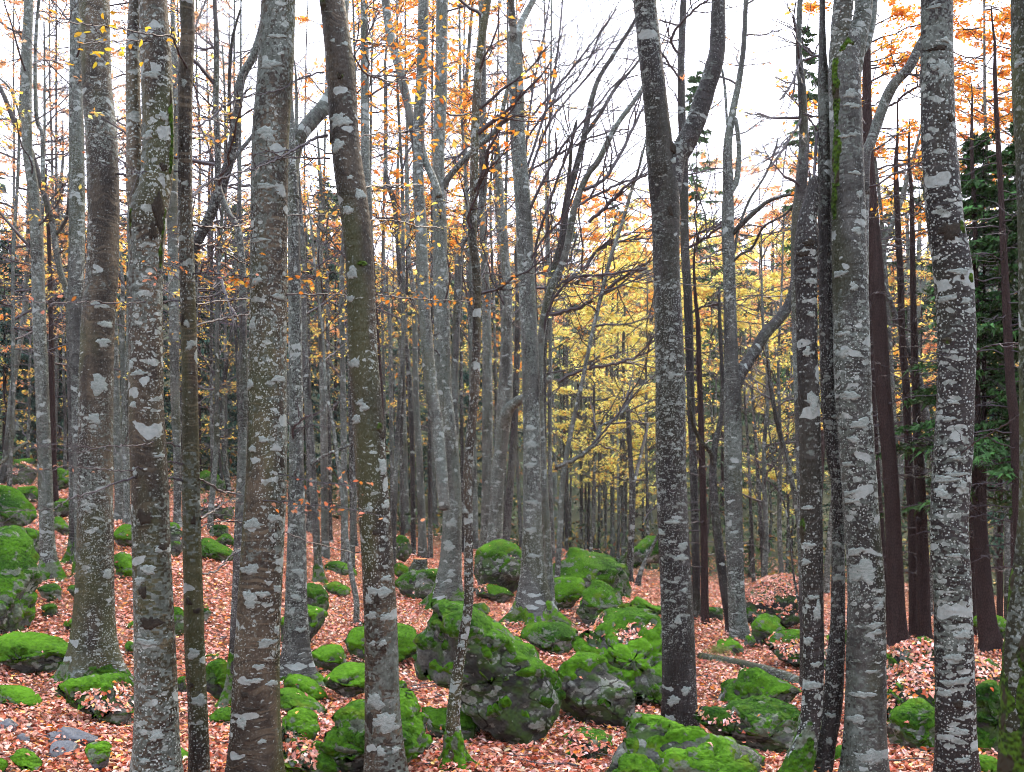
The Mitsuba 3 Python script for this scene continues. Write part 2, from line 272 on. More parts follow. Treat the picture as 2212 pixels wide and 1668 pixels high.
# ------------------------------------------------------------------ trunks
class Trunk:
    """A trunk given by (u, v, width) from the top down at depth d; d None: the last point stands on the ground seen there."""
    def __init__(s, pts, d=None, seed=0, flare=0.45, ext=5.0, sides=None, lean=0.0, taper=False):
        p = np.array(pts, float)[::-1]
        s.seed = seed
        s.d = d = ground_d(p[0, 0], p[0, 1]) if d is None else d
        c = at(p[:, 0], p[:, 1], d)
        rad = p[:, 2] / 2 / F * d
        up = c[:, 2] - c[0, 2]
        c[:, 1] += lean * up + 0.02 * np.sin(up * 0.9 + seed)
        # down to the ground
        g = float(height(c[0, 0], c[0, 1]))
        if c[0, 2] > g + 0.02:
            k = (c[0] - c[1]) / max(c[1, 2] - c[0, 2], 1e-3)
            drop = c[0, 2] - g
            b = c[0] + np.clip(k, -0.25, 0.25) * drop * [1, 1, 0] - [0, 0, drop]
            c, rad = np.vstack([b, c]), np.r_[rad[0] * 1.04, rad]
        s.ground = min(g, c[0, 2])
        c = np.vstack([c[0] - [0, 0, 0.35], c]); rad = np.r_[rad[0] * 1.02, rad]
        if p[-1, 1] <= 8 and ext > 0:                      # goes on above the picture
            k = (c[-1] - c[-2]) / max(np.linalg.norm(c[-1] - c[-2]), 1e-6)
            for a in (0.25, 0.5, 0.75, 1.0):
                kk = k * (1 - 0.5 * a) + np.array([0, 0, 1.0]) * 0.5 * a; kk /= np.linalg.norm(kk)
                c = np.vstack([c, c[-1] + kk * ext * 0.25]); rad = np.r_[rad, rad[-1] * (1 - 0.16 * a)]
        if taper:                                          # thin out to a tip
            k = (c[-1] - c[-2]) / max(np.linalg.norm(c[-1] - c[-2]), 1e-6)
            ln = min(34 * rad[-1], 3.2)
            for a in (0.3, 0.65, 1.0):
                c = np.vstack([c, c[-1] + (k + [0.08 * np.sin(seed + 5 * a), 0, 0.1]) * ln * 0.34]); rad = np.r_[rad, rad[-1] * (0.72 if a < 1 else 0.25)]
        z = c[:, 2]
        keep = np.r_[True, np.diff(np.maximum.accumulate(z)) > 1e-4]
        z, c, rad = z[keep], c[keep], rad[keep]
        s.fx, s.fy, s.fr = PchipInterpolator(z, c[:, 0]), PchipInterpolator(z, c[:, 1]), PchipInterpolator(z, rad)
        s.z0, s.z1 = z[0], z[-1]
        s.flare, s.r0 = flare, float(s.fr(s.ground + 0.3))
        s.sides = sides or int(np.clip(s.r0 / d * F * 0.55 + 6, 7, 34))
        s.step = float(np.clip(s.r0 * 0.65, 0.045 * d / 7, 0.5))
        s.off = np.array([3.7 * seed % 61, 11.3 * seed % 53])
    def radius(s, th, z):
        r = s.fr(z)
        p = np.stack([np.cos(th) * 1.2 + s.seed, np.sin(th) * 1.2, z / (10 * s.r0)], -1)
        q = np.stack([np.cos(th) * 2.5 + s.seed, np.sin(th) * 2.5, z * 9], -1)
        h = np.maximum(z - s.ground, -0.1)
        fl = s.flare * np.exp(-h / (1.7 * s.r0 + 0.03)) * (0.8 + 0.75 * np.cos(th * (3 + s.seed % 3) + s.seed * 1.7) * np.exp(-h / (1.6 * s.r0)))
        return r * (1 + 0.13 * (meshkit.fbm(p, 2, 1) - 0.5) + 0.045 * (meshkit.noise(q, 2) - 0.5) + fl)
    def surface(s, th, z, out=0.0):
        r = s.radius(th, z) + out
        return np.stack([s.fx(z) + r * np.sin(th), s.fy(z) - r * np.cos(th), z], -1)
    def mesh(s):
        n = max(int((s.z1 - s.z0) / s.step), 6)
        zz = np.linspace(s.z0, s.z1, n)
        th = np.linspace(-np.pi, np.pi, s.sides + 1)
        Z, TH = np.meshgrid(zz, th, indexing='ij')
        V = s.surface(TH.ravel(), Z.ravel())
        UV = np.stack([TH.ravel() * s.r0 + s.off[0], Z.ravel() + s.off[1]], -1)
        return (V, ring_faces(n, s.sides + 1, closed=False)), UV
    def locate(s, u, v):
        """(theta, z) of the trunk's surface seen at the pixel"""
        z = (VH - v) / F * s.d
        for _ in range(3):
            y = s.fy(z) - s.fr(z) * 0.8
            z = (VH - v) / F * y
        x = (u - UC) / F * y
        return np.arcsin(np.clip((x - s.fx(z)) / s.fr(z), -0.97, 0.97)), z
    def patch(s, u, v, a, b, r, out=0.004):
        a, b = a * 1.02, b * 1.02
        """an irregular thin crust on the bark, half sizes a, b"""
        m, rings = 26, (0.0, 0.45, 0.8, 1.0)
        g = np.arange(m) * 2 * np.pi / m
        k = 1 + 0.22 * np.sin(2 * g + r.uniform(0, 6)) * r.uniform(.3, 1) + 0.16 * np.sin(3 * g + r.uniform(0, 6)) + 0.10 * np.sin(5 * g + r.uniform(0, 6)) + 0.10 * np.sin(9 * g + r.uniform(0, 6)) + 0.11 * r.normal(size=m)
        P = []
        for q in rings:
            th, z = s.locate(u + a * q * k * np.cos(g), v + b * q * k * np.sin(g))
            P.append(s.surface(th, z, out if q < 0.95 else -0.006))
        return np.vstack(P), ring_faces(len(rings), m)

def foot_moss(s, hmax, r):
    zz = np.linspace(s.ground - 0.12, s.ground + hmax * 1.7, 26); th = np.linspace(-np.pi, np.pi, 49)[:-1]
    Z, TH = np.meshgrid(zz, th, indexing='ij'); Z, TH = Z.ravel(), TH.ravel()
    V = s.surface(TH, Z)
    m = 1 - (Z - s.ground) / hmax + 2.2 * (meshkit.fbm(V * 9 + s.seed, 3, 3) - 0.5) + 0.35 * np.cos(TH * 3 + s.seed)
    V = s.surface(TH, Z, np.clip(m, -.6, 1) * 0.014 + 0.010 * (meshkit.noise(V * 50) - .4) * (m > 0))
    f = ring_faces(26, 48)
    return V, f[m[f].max(1) > 0]

def moss_streak(s, u, v, a, b):
    # ragged moss along one side of a trunk round the pixel, half sizes a, b
    th0, z0 = s.locate(u, v); _, zt = s.locate(u, v - b); _, zb = s.locate(u, v + b)
    w = a / F * s.d / s.r0 * 1.6
    th = np.linspace(th0 - 2 * w, th0 + 2 * w, 22); zz = np.linspace(float(zb), float(zt), max(20, int((zt - zb) / .012)))
    Z, TH = np.meshgrid(zz, th, indexing='ij'); Z, TH = Z.ravel(), TH.ravel()
    V = s.surface(TH, Z)
    m = 1.1 - np.abs(TH - th0) / w - np.abs(Z - z0) / (abs(zt - zb) / 2) * .8 + 3.0 * (meshkit.fbm(V * [14, 14, 7] + s.seed, 3, 6) - .5)
    V = s.surface(TH, Z, np.clip(m, -.8, .8) * .009 + .010 * (meshkit.noise(V * 70) - .4) * (m > 0))
    f = ring_faces(len(zz), 22, closed=False)
    return V, f[m[f].max(1) > 0]

def tube_mesh(C, R, sides, seed, n_rough=0.08):
    """one limb along the points C with radii R, its end closed: (mesh, uv)"""
    C = np.vstack([C, C[-1] + (C[-1] - C[-2]) * .25]); R = np.r_[R, R[-1] * .05]
    if len(C) > 30: C, R = np.vstack([C[0] - (C[1] - C[0]) * .25, C]), np.r_[R[0] * .05, R]
    V, f = tubes(C[None], R[None], sides)
    K = len(C)
    V = V.reshape(K, sides, 3)
    ctr = C[:, None]
    V = ctr + (V - ctr) * (1 + n_rough * 2 * (meshkit.fbm(V * 7 + seed, 2, 3)[..., None] - 0.5))
    V = np.concatenate([V, V[:, :1]], 1)
    s = np.r_[0, np.cumsum(np.linalg.norm(np.diff(C, axis=0), axis=1))]
    th = np.linspace(0, 2 * np.pi, sides + 1)
    UV = np.stack(np.broadcast_arrays(th[None] * R.mean() + seed * 1.9, s[:, None] + seed * 3.1), -1).reshape(-1, 2)
    return (V.reshape(-1, 3), ring_faces(K, sides + 1, closed=False)), UV

def limb_path(pts, d0, d1=None, n=None):
    p = np.array(pts, float)
    q = smooth_path(p, n or max(8, len(p) * 6))
    s = np.r_[0, np.cumsum(np.linalg.norm(np.diff(q[:, :2], axis=0), axis=1))]; s /= s[-1]
    d = d0 + ((d1 if d1 is not None else d0) - d0) * s
    return at(q[:, 0], q[:, 1], d), q[:, 2] / 2 / F * d

def limb(owner, pts, d0, d1=None, bark='bark_grey', name='limb', seed=1, sides=None, label=None):
    C_, R_ = limb_path(pts, d0, d1)
    sides = sides or int(np.clip(R_.max() / d0 * F * 0.6 + 4, 5, 22))
    (m, uv) = tube_mesh(C_, R_, sides, seed)
    part(owner, name, m, bark, True, uv=uv, label=label)
    return C_, R_

def grow(owner, axis, z0, z1, nb, L, r, elev=(0.15, 0.7), palette=ORANGE, nleaf=1500, lsize=0.06, rb=0.02, subs=7, sub2=3, azim=None, keep=0.35, sides=4,
         droop=0.0, curve=0.35, primaries=False, flat=0.25, thin=1.0, top_short=0.5, bark='twig_bark', four=False, extra=None):
    """branches, twigs and leaves of a beech: parts branch or twigs, leaves"""
    K = 8
    t = np.linspace(0, 1, K)
    zb = z0 + (z1 - z0) * (np.arange(nb) + r.uniform(0, 1, nb)) / max(nb, 1)
    x, y, rad = axis(zb)
    az = r.uniform(0, 2 * np.pi, nb) if azim is None else r.uniform(azim[0], azim[1], nb)
    frac = (zb - z0) / max(z1 - z0, 1e-6)
    Lb = L * r.uniform(0.55, 1.1, nb) * (1 - top_short * frac)
    el = r.uniform(elev[0], elev[1], nb)
    dirh = np.stack([np.cos(az), np.sin(az), 0 * az], -1)
    base = np.stack([x, y, zb], -1)
    eln = el[:, None] + curve * t[None] - droop * t[None] ** 2
    ds = Lb[:, None] / (K - 1)
    steps = ds[..., None] * (np.cos(eln)[..., None] * dirh[:, None] + np.sin(eln)[..., None] * np.array([0, 0, 1.0]))
    steps += 0.16 * ds[..., None] * r.normal(size=steps.shape)
    P = base[:, None] + np.concatenate([np.zeros((nb, 1, 3)), np.cumsum(steps[:, :-1], 1)], 1)
    r0 = np.minimum(rb * r.uniform(0.6, 1.2, nb) * (0.4 + 0.6 * Lb / L), rad * 0.6 + 0.002)
    R = r0[:, None] * (1 - 0.82 * t[None]) + 0.0015 * thin
    if extra is not None:
        P, R = np.concatenate([P, extra[0]]), np.concatenate([R, extra[1]]); nb = len(P); Lb = np.linalg.norm(P[:, -1] - P[:, 0], axis=1)
    polys, lead = [(P, R)], []
    def children(P, R, m, lf, lo, zf, k=4):
        n = len(P)
        ti = r.uniform(lo, 0.97, (n, m)) * (P.shape[1] - 1)
        i = np.minimum(ti.astype(int), P.shape[1] - 2); f = (ti - i)[..., None]
        idx = np.arange(n)[:, None]
        b = P[idx, i] * (1 - f) + P[idx, i + 1] * f
        tan = P[idx, i + 1] - P[idx, i]; tan /= np.linalg.norm(tan, axis=-1, keepdims=True) + 1e-9
        side = np.cross(tan, [0, 0, 1.0]); side /= np.linalg.norm(side, axis=-1, keepdims=True) + 1e-9
        sg = r.choice([-1, 1], (n, m, 1))
        dv = tan * r.uniform(0.5, 1.1, (n, m, 1)) + side * sg * r.uniform(0.4, 1.0, (n, m, 1)) + zf * r.normal(size=(n, m, 3))
        dv[..., 2] = dv[..., 2] * 0.6 + 0.05
        dv /= np.linalg.norm(dv, axis=-1, keepdims=True)
        plen = np.linalg.norm(P[:, -1] - P[:, 0], axis=-1)
        ln = plen[:, None] * lf * r.uniform(0.5, 1.2, (n, m)) * (1.15 - 0.6 * ti / (P.shape[1] - 1))
        tt = np.linspace(0, 1, k)
        st = (ln / (k - 1))[..., None, None] * (dv[..., None, :] + 0.22 * r.normal(size=(n, m, k, 3)))
        Q = b[..., None, :] + np.concatenate([np.zeros((n, m, 1, 3)), np.cumsum(st[..., :-1, :], 2)], 2)
        rr = (R[idx, i] * 0.5)[..., None] * (1 - 0.75 * tt) + 0.0012 * thin
        return Q.reshape(n * m, k, 3), rr.reshape(n * m, k)
    S, SR = children(P, R, subs, 0.42, 0.2, flat); polys.append((S, SR)); tips = S
    if sub2:
        S2, SR2 = children(S, SR, sub2, 0.55, 0.25, flat, 3); polys.append((S2, SR2)); S3 = S[:, [0, 1, 3]]; tips = np.concatenate([S3, S2])
    if primaries:
        for a, b in zip(P, R):
            m, uv = tube_mesh(a, b, 6, 2, 0.05); part(owner, 'branch', m, bark, True, uv=uv)
        polys = polys[1:]
    if polys:
        tw = join([tubes(a, b, sides if q == 0 else 3) for q, (a, b) in enumerate(polys)])
        part(owner, 'twigs', tw, bark, True, kind='stuff')
    if nleaf:
        sel = tips[r.uniform(size=len(tips)) < keep + 0.0]
        if len(sel) == 0: return P
        k = r.integers(0, len(sel), nleaf)
        tt = r.uniform(0.15, 1.0, nleaf) * (sel.shape[1] - 1)
        i = np.minimum(tt.astype(int), sel.shape[1] - 2); f = (tt - i)[:, None]
        pos = sel[k, i] * (1 - f) + sel[k, i + 1] * f
        sz = lsize * r.uniform(0.65, 1.25, nleaf)
        nrm = np.array([0, 0, 1.0]) + 0.55 * r.normal(size=(nleaf, 3))
        pos = pos + r.normal(size=pos.shape) * sz[:, None] * [0.6, 0.6, 0.4]
        v, f, c = leaves(pos, nrm, sz, pick(palette, nleaf, r), r, four)
        part(owner, 'leaves', (v, f), 'tree_leaf', False, kind='stuff', color=c)
    return P

def axis_of(tr):
    return lambda z: (tr.fx(np.clip(z, tr.z0, tr.z1)), tr.fy(np.clip(z, tr.z0, tr.z1)), tr.fr(np.clip(z, tr.z0, tr.z1)))
def zv(v, d): return (VH - v) / F * d

TR = {}
tree_no = 0
def tree(tag, label, bark, d, pts, kind='beech_tree', cat='beech tree', group=None, limbs=(), twigs=(), patches=(), scars=(), flare=0.45, ext=5.0, lean=0.0, grows=(), sides=None, moss=0, mossy=()):
    global tree_no
    tree_no += 1
    key = thing(kind, label, cat, group)
    tr = Trunk(pts, d, tree_no, flare, ext, sides, lean, taper=(len(limbs) == 0 and pts[0][1] > 8 and tag != 'S'))
    m, uv = tr.mesh()
    part(key, 'trunk', m, bark, True, uv=uv)
    TR[tag] = (key, tr)
    r = np.random.default_rng(1000 + tree_no)
    if moss:
        part(key, 'moss', foot_moss(tr, moss, r), 'moss' if moss < 1 else 'bark_moss', True)
    for k, L in enumerate(limbs):
        o = L[1] if isinstance(L, tuple) else {}
        L = L[0] if isinstance(L, tuple) else L
        limb(key, L, o.get('d0', tr.d), o.get('d1', tr.d + r.uniform(-0.6, 0.8) * tr.d / 12), o.get('bark', bark), 'limb', tree_no + k)
    for k, L in enumerate(twigs):
        o = L[1] if isinstance(L, tuple) else {}
        L = L[0] if isinstance(L, tuple) else L
        twig(key, L, tr.d, o, r)
    for q in patches:
        part(key, 'lichen_patch', tr.patch(*q, r), 'lichen', True)
    for q in scars:
        part(key, 'bark_scar', tr.patch(*q, r, out=0.006), 'scar', True)
    for q in mossy:
        mm = moss_streak(tr, *q)
        if len(mm[1]) > 4: part(key, 'moss_patch', mm, 'bark_moss', True)
    for g in grows:
        g = dict(g)
        v0, v1 = g.pop('v')
        grow(key, axis_of(tr), zv(v0, tr.d), zv(v1, tr.d), g.pop('n'), g.pop('L'), r, **g)
    return key, tr

def twig(owner, pts, d, o, r):
    """a traced thin branch with side twigs and, if o has leaves, leaves along it"""
    d1 = d + o.get('dd', r.uniform(-0.5, 0.3) * d / 10)
    C_, R_ = limb_path(pts, d, d1)
    C_[2:-1, 2] += 0.004 * d / 7 * r.normal(size=len(C_) - 3)
    m, uv = tube_mesh(C_, R_, 6, 3, 0.05)
    part(owner, 'branch', m, o.get('bark', 'twig_bark'), True, uv=uv)
    k = o.get('side', 9)
    if k:
        i = r.integers(len(C_) // 5, len(C_) - 1, k)
        tan = C_[i + 1] - C_[i]; tan /= np.linalg.norm(tan, axis=1, keepdims=True)
        dv = tan + 0.75 * r.choice([-1, 1], (k, 1)) * np.cross(tan, [0, 0.5, 1.0]) + 0.3 * r.normal(size=(k, 3)) + [0, 0, o.get('up', 0.05)]
        dv /= np.linalg.norm(dv, axis=1, keepdims=True)
        L = o.get('L', 0.32) * d / 7 * r.uniform(0.4, 1.2, k)
        tt = np.linspace(0, 1, 6)
        st = (L[:, None] / 5)[..., None] * (dv[:, None] + 0.22 * r.normal(size=(k, 6, 3)))
        Q = C_[i][:, None] + np.concatenate([np.zeros((k, 1, 3)), np.cumsum(st[:, :-1], 1)], 1)
        part(owner, 'twigs', tubes(Q, np.broadcast_to((R_[i, None] * 0.45) * (1 - 0.7 * tt), (k, 6)) + 0.0008 * d / 7, 4), 'twig_bark', True, kind='stuff')
    n = o.get('leaves', 0)
    if n:
        src = np.concatenate([Q.reshape(-1, 3)[6 * 0:], C_[len(C_) // 4:]]) if k else C_
        pos = src[r.integers(0, len(src), n)]
        lo = o.get('where')
        if lo:
            pos = C_[(np.clip(r.uniform(lo[0], lo[1], n), 0, 1) * (len(C_) - 1)).astype(int)]
        sz = o.get('size', 0.055) * r.uniform(0.7, 1.15, n)
        pos = pos + r.normal(size=(n, 3)) * o.get('spread', 0.04) * [1, 1, 0.6] - [0, 0, 0.015]
        nr = np.array([0, -0.5, 1.0]) + 0.6 * r.normal(size=(n, 3))
        v, f, c = leaves(pos, nr, sz, pick(o.get('palette', ORANGE), n, r), r, True)
        part(owner, 'leaves', (v, f), 'tree_leaf', False, kind='stuff', color=c)

def X(k, pts):
    """points read in an enlarged crop k -> picture units; a third column (widths) is scaled too"""
    s, ox, oy = {'1': (.5, 0, 0), '2': (.5, 553, 0), '3': (.5, 1106, 0), '4': (.5, 1659, 0), '5': (.5, 0, 834), '6': (.5, 553, 834), '7': (.5, 1106, 834), '8': (.5, 1659, 834),
                 'a': (.2344, 0, 1278.9), 'b': (.3264, 864.1, 1123.3), 'c': (.2746, 1417.1, 1209.7), 'd': (.3263, 501.2, 1123.3), 'e': (.2487, 0, 933.2)}[k]
    p = np.array(pts, float)
    p[:, 0] = p[:, 0] * s + ox; p[:, 1] = p[:, 1] * s + oy
    return p

def taper(k, pts, w0, w1):
    p = X(k, pts)
    return np.c_[p[:, :2], np.linspace(w0, w1, len(p))]
# ------------------------------------------------------------------ boulders
LEAF_SPOTS = []        # (points, normals) of fallen leaves lying on stones
def boulder(label, k, pts, leafy=0.0, moss=0.5, rock='rock', lean=0.35, thick=0.85, d=None, kind='mossy_boulder', cat='boulder', facets=12, rough=1.0, bury=0.2, mossmat='moss', res=0.88, singles=6):
    key = thing(kind, label, cat)
    seed = len(key) * 7 + sum(map(ord, label)) % 997
    r = np.random.default_rng(seed)
    P = X(k, pts) if k else np.array(pts, float)
    Q = np.vstack([P, P[:1]])
    s = np.r_[0, np.cumsum(np.linalg.norm(np.diff(Q, axis=0), axis=1))]
    w, h = np.ptp(P[:, 0]), np.ptp(P[:, 1])
    n = int(np.clip(s[-1] / 7 * res, 28, 150)); nr = int(np.clip(n * 0.5, 13, 60))
    g = np.linspace(0, s[-1], n, endpoint=False)
    O = np.stack([np.interp(g, s, Q[:, 0]), np.interp(g, s, Q[:, 1])], -1)
    for _ in range(max(1, n // 40)): O = 0.5 * O + 0.25 * np.roll(O, 1, 0) + 0.25 * np.roll(O, -1, 0)
    vb = P[:, 1].max(); ub = P[P[:, 1] > vb - 0.2 * h][:, 0].mean()
    d0 = ground_d(ub, vb) if d is None else d
    wm, hm = w / F * d0, h / F * d0
    D = thick * 0.5 * min(wm, 1.7 * hm)
    dc = d0 + 0.7 * D
    c = np.array([O[:, 0].mean(), O[:, 1].mean()])
    t = np.linspace(-np.pi / 2, np.pi / 2, nr)[:, None]
    kk = np.maximum(np.cos(t), 0) ** 0.75
    U = c[0] + kk * (O[:, 0] - c[0])[None]; V = c[1] + kk * (O[:, 1] - c[1])[None]
    dep = dc + lean * (vb - V) / F * d0
    W = at(U, V, dep)
    W[..., 1] += np.sign(np.sin(t)) * D * np.abs(np.sin(t)) ** 1.1
    low = np.clip((V - (vb - 0.3 * h)) / (0.3 * h), 0, 1)
    W[..., 2] -= bury * hm * low ** 2
    V_ = W.reshape(-1, 3)
    f = ring_faces(nr, n)
    size = min(wm, hm)
    ctr = V_.mean(0)
    for _ in range(facets):
        nn = r.normal(size=3); nn[1] -= 0.3; nn /= np.linalg.norm(nn)
        dd_ = (V_ - ctr) @ nn
        ex = np.maximum(dd_ - np.quantile(dd_, r.uniform(0.86, 0.96)), 0)
        V_ = V_ - nn * ex[:, None] * 0.9
    N = np.array(trimesh.Trimesh(V_, np.vstack([f[:, [0, 1, 2]], f[:, [0, 2, 3]]]), process=False).vertex_normals)
    p = V_ + seed
    sc = 1.0 / max(size, 0.15)
    V_ = V_ + N * rough * (0.13 * size * (meshkit.fbm(p * 1.3 * sc, 3, 1) - 0.5) + 0.11 * size * (np.abs(meshkit.fbm(p * 3.4 * sc, 3, 2) - 0.5) * 2 - .3) + 0.05 * size * (meshkit.fbm(p * 8 * sc, 3, 7) - 0.5) + min(0.03, 0.06 * size) * (meshkit.fbm(p * 17, 2, 5) - 0.5))[:, None]
    # back to the size it was given
    vis = V_[:, 2] >= W[..., 2].min() + bury * hm * 0.95
    pu, pv = V_[vis, 0] / V_[vis, 1] * F + UC, VH - V_[vis, 2] / V_[vis, 1] * F
    ax, bx_ = np.quantile(pu, .002), np.quantile(pu, .998); az_, bz_ = np.quantile(pv, .002), vb
    ux_ = UC + V_[:, 0] / V_[:, 1] * F; vx_ = VH - V_[:, 2] / V_[:, 1] * F
    ux_ = O[:, 0].min() + (ux_ - ax) * np.ptp(O[:, 0]) / (bx_ - ax); vx_ = bz_ + (vx_ - bz_) * (bz_ - O[:, 1].min()) / (bz_ - az_)
    V_ = at(ux_, vx_, V_[:, 1])
    tm = trimesh.Trimesh(V_, np.vstack([f[:, [0, 1, 2]], f[:, [0, 2, 3]]]), process=False)
    vol = tm.volume
    F3 = np.array(tm.faces) if vol > 0 else np.array(tm.faces)[:, ::-1]
    tm = trimesh.Trimesh(V_, F3, process=False)
    N = np.array(tm.vertex_normals)
    part(key, 'rock', (V_, F3), rock, True)
    if moss > -1:
        m = N[:, 2] * 0.75 + 1.5 * (meshkit.fbm(p * 2.2, 3, 8) - 0.5) + 0.9 * (meshkit.fbm(p * 8, 2, 3) - 0.5) + 0.35 * (V_[:, 2] - V_[:, 2].min()) / max(np.ptp(V_[:, 2]), 1e-3) - (0.81 - 0.8 * moss)
        drift = np.clip((0.24 + 0.6 * leafy - meshkit.fbm(V_ * 1.3 + seed * 3, 3, 11)) / 0.05, 0, 1) * (N[:, 2] > 0.45) if leafy > 0 else 0
        m = m - 0.7 * drift
        mf = m[F3].max(1) > 0
        if mf.sum() > 6:
            idx, inv = np.unique(F3[mf], return_inverse=True)
            th = np.clip(m[idx] / 0.25, -1, 1)
            th = np.where(th > 0, th * (2 - th), th)
            hgt = min(0.05, 0.11 * size) * (0.55 + 0.9 * meshkit.fbm(p[idx] * 9, 3, 4)) * th + min(0.022, 0.05 * size) * (meshkit.noise(p[idx] * 38, 6) - 0.3) * np.maximum(th, 0)
            part(key, 'moss', (V_[idx] + N[idx] * hgt[:, None], inv.reshape(-1, 3)), mossmat, True)
    # fallen leaves on it
    a = tm.area_faces; cen = tm.triangles_center; fn = tm.face_normals
    patchy = meshkit.fbm(cen * 1.3 + seed * 3, 3, 11)
    ok = (fn[:, 2] > 0.5) & (patchy < 0.22 + 0.6 * leafy) if leafy > 0 else np.zeros(len(a), bool)
    near = float(np.clip(1.4 - d0 / 26, 0.35, 1))
    cnt = int(np.minimum((a * ok).sum() * 2700 * near, 15000))
    for mask, num in ((ok, cnt), (fn[:, 2] > 0.35, int(singles * min(1.0, wm * 1.2)) + (1 if singles else 0))):
        wgt = a * mask
        if num and wgt.sum() > 0:
            fi = r.choice(len(a), num, p=wgt / wgt.sum())
            b = r.dirichlet([1, 1, 1], num)
            pos = (V_[F3[fi]] * b[..., None]).sum(1)
            LEAF_SPOTS.append((pos + fn[fi] * r.uniform(0.008, 0.03, (num, 1)) * (1 if mask is ok else 2.2), fn[fi]))
    return key

B = boulder
# front and centre
B('largest boulder, tall and peaked with mossy shoulders and dark overhung underside, behind the slender trunk', 'b', [(100,1010),(130,950),(230,720),(270,640),(350,580),(420,570),(490,610),(560,620),(640,650),(700,720),(780,790),(830,860),(930,960),(990,1030),(1020,1120),(1060,1260),(1050,1350),(1000,1450),(900,1570),(780,1560),(650,1500),(560,1400),(430,1310),(380,1260),(310,1160),(200,1110),(110,1100)], leafy=0.12, moss=0.6, lean=0.08, thick=0.75, facets=6, bury=0.0, d=8.5)
B('round lichened boulder at the bottom edge below the dark forked tree', '', [(1288,1690),(1290,1645),(1313,1595),(1335,1572),(1368,1563),(1403,1560),(1440,1566),(1472,1580),(1527,1603),(1571,1618),(1609,1646),(1645,1690),(1640,1750),(1450,1770),(1300,1750)], moss=-0.12, lean=0.3, d=6.7, bury=0.3)
B('wedge boulder with bare grey lower face, right of the largest boulder', 'b', [(1010,1050),(1060,980),(1140,915),(1220,940),(1300,1000),(1420,1090),(1490,1150),(1540,1250),(1570,1330),(1500,1390),(1380,1410),(1200,1400),(1050,1370),(1030,1200)], moss=0.48, lean=0.25)
B('broad mossy slab strewn with drifts of pink leaves, left of the dark forked tree', 'b', [(1170,850),(1200,810),(1290,770),(1350,690),(1450,610),(1550,570),(1740,640),(1790,900),(1785,1330),(1600,1290),(1510,1170),(1400,1080),(1270,960),(1180,920)], leafy=0.2, moss=1.0, lean=1.1, thick=0.6, bury=0.1)
B('loaf-shaped mossy boulder between the largest boulder and the slab', 'b', [(810,800),(830,750),(880,700),(940,690),(1050,715),(1160,770),(1150,830),(1090,900),(980,900),(870,860)], moss=0.75)
B('big pale grey and green boulder with slanting top behind two small mossy ones', 'b', [(1000,290),(1100,270),(1200,225),(1290,200),(1370,205),(1410,250),(1470,340),(1500,450),(1530,520),(1530,580),(1300,600),(1050,560),(1000,400)], leafy=0.1, moss=0.48, d=19)
B('mossy boulder with a pale cap right behind the foot of the centre trunk', 'b', [(985,430),(1040,405),(1170,395),(1220,420),(1210,560),(1120,615),(990,600)], moss=0.6)
B('mossy hump with a grey peak beside the dark hollow, left of the leaf-strewn slab', 'b', [(1165,600),(1180,500),(1240,440),(1300,420),(1360,470),(1430,530),(1480,590),(1450,640),(1330,660),(1240,720),(1175,700)], moss=0.62)
B('rounded grey-green boulder speckled with lichen, left behind the centre trunk', 'b', [(490,250),(560,200),(680,150),(760,148),(820,170),(840,300),(820,450),(760,540),(640,480),(560,440),(490,390)], moss=0.35, leafy=0.0)
B('flat little boulder with leaves and moss before the round speckled boulder', 'b', [(500,450),(560,430),(640,440),(720,500),(750,550),(680,560),(600,540),(500,545)], leafy=0.5, moss=0.6, lean=0.7)
B('small moss cushion stone on the shoulder of the largest boulder', 'b', [(485,570),(540,555),(590,595),(590,640),(485,640)], moss=0.9, singles=1)
B('flat stone by the mossy foot of the slender trunk in front of the largest boulder', 'b', [(150,1320),(200,1290),(310,1260),(420,1310),(480,1370),(540,1470),(400,1490),(250,1450),(170,1440)], leafy=0.25, moss=0.45, lean=0.6)
B('leaf-covered mound with a thin rim of moss, left of the round foreground boulder', '', [(1230,1592),(1243,1579),(1272,1576),(1321,1590),(1315,1620),(1290,1655),(1240,1655),(1222,1625)], leafy=0.95, moss=0.6, lean=1.0)
B('bright green boulder at the bottom edge behind the foot of the leaning spotted trunk', 'd', [(575,1570),(650,1480),(740,1400),(800,1290),(870,1180),(990,1160),(1090,1170),(1180,1260),(1240,1350),(1285,1430),(1280,1560),(1180,1620),(1100,1720),(620,1740),(600,1620)], moss=0.72, lean=0.4, singles=4)
B('rounded mossy boulder halfway up behind the leaning spotted trunk', 'd', [(760,880),(790,790),(870,690),(1090,740),(1190,770),(1260,850),(1230,910),(1110,970),(880,970),(780,930)], moss=0.72)
B('mossy stone showing a corner right of the leaning spotted trunk', 'd', [(1060,1080),(1090,1060),(1140,1090),(1160,1120),(1120,1180),(1060,1190)], moss=0.8)
B('domed mossy boulder sloping left of the leaning spotted trunk', 'd', [(610,1080),(700,1010),(800,965),(890,970),(910,1150),(820,1215),(740,1160)], moss=0.85)
B('mossy block with pink leaves on its top right of the flared trunk foot', 'd', [(520,850),(600,840),(700,850),(770,980),(660,1030),(560,1010),(530,940)], leafy=0.35, moss=0.7, lean=0.6)
B('green mound lowest of the chain right of the thick lichened trunk', 'd', [(330,1400),(400,1440),(450,1500),(560,1590),(720,1690),(700,1780),(400,1780),(330,1560)], leafy=0.4, moss=0.7, lean=0.8)
B('mossy rounded stone at the root of the flared trunk', 'd', [(360,1080),(420,1040),(500,1050),(560,1110),(640,1240),(560,1220),(460,1170),(380,1120)], moss=0.8, leafy=0.1)
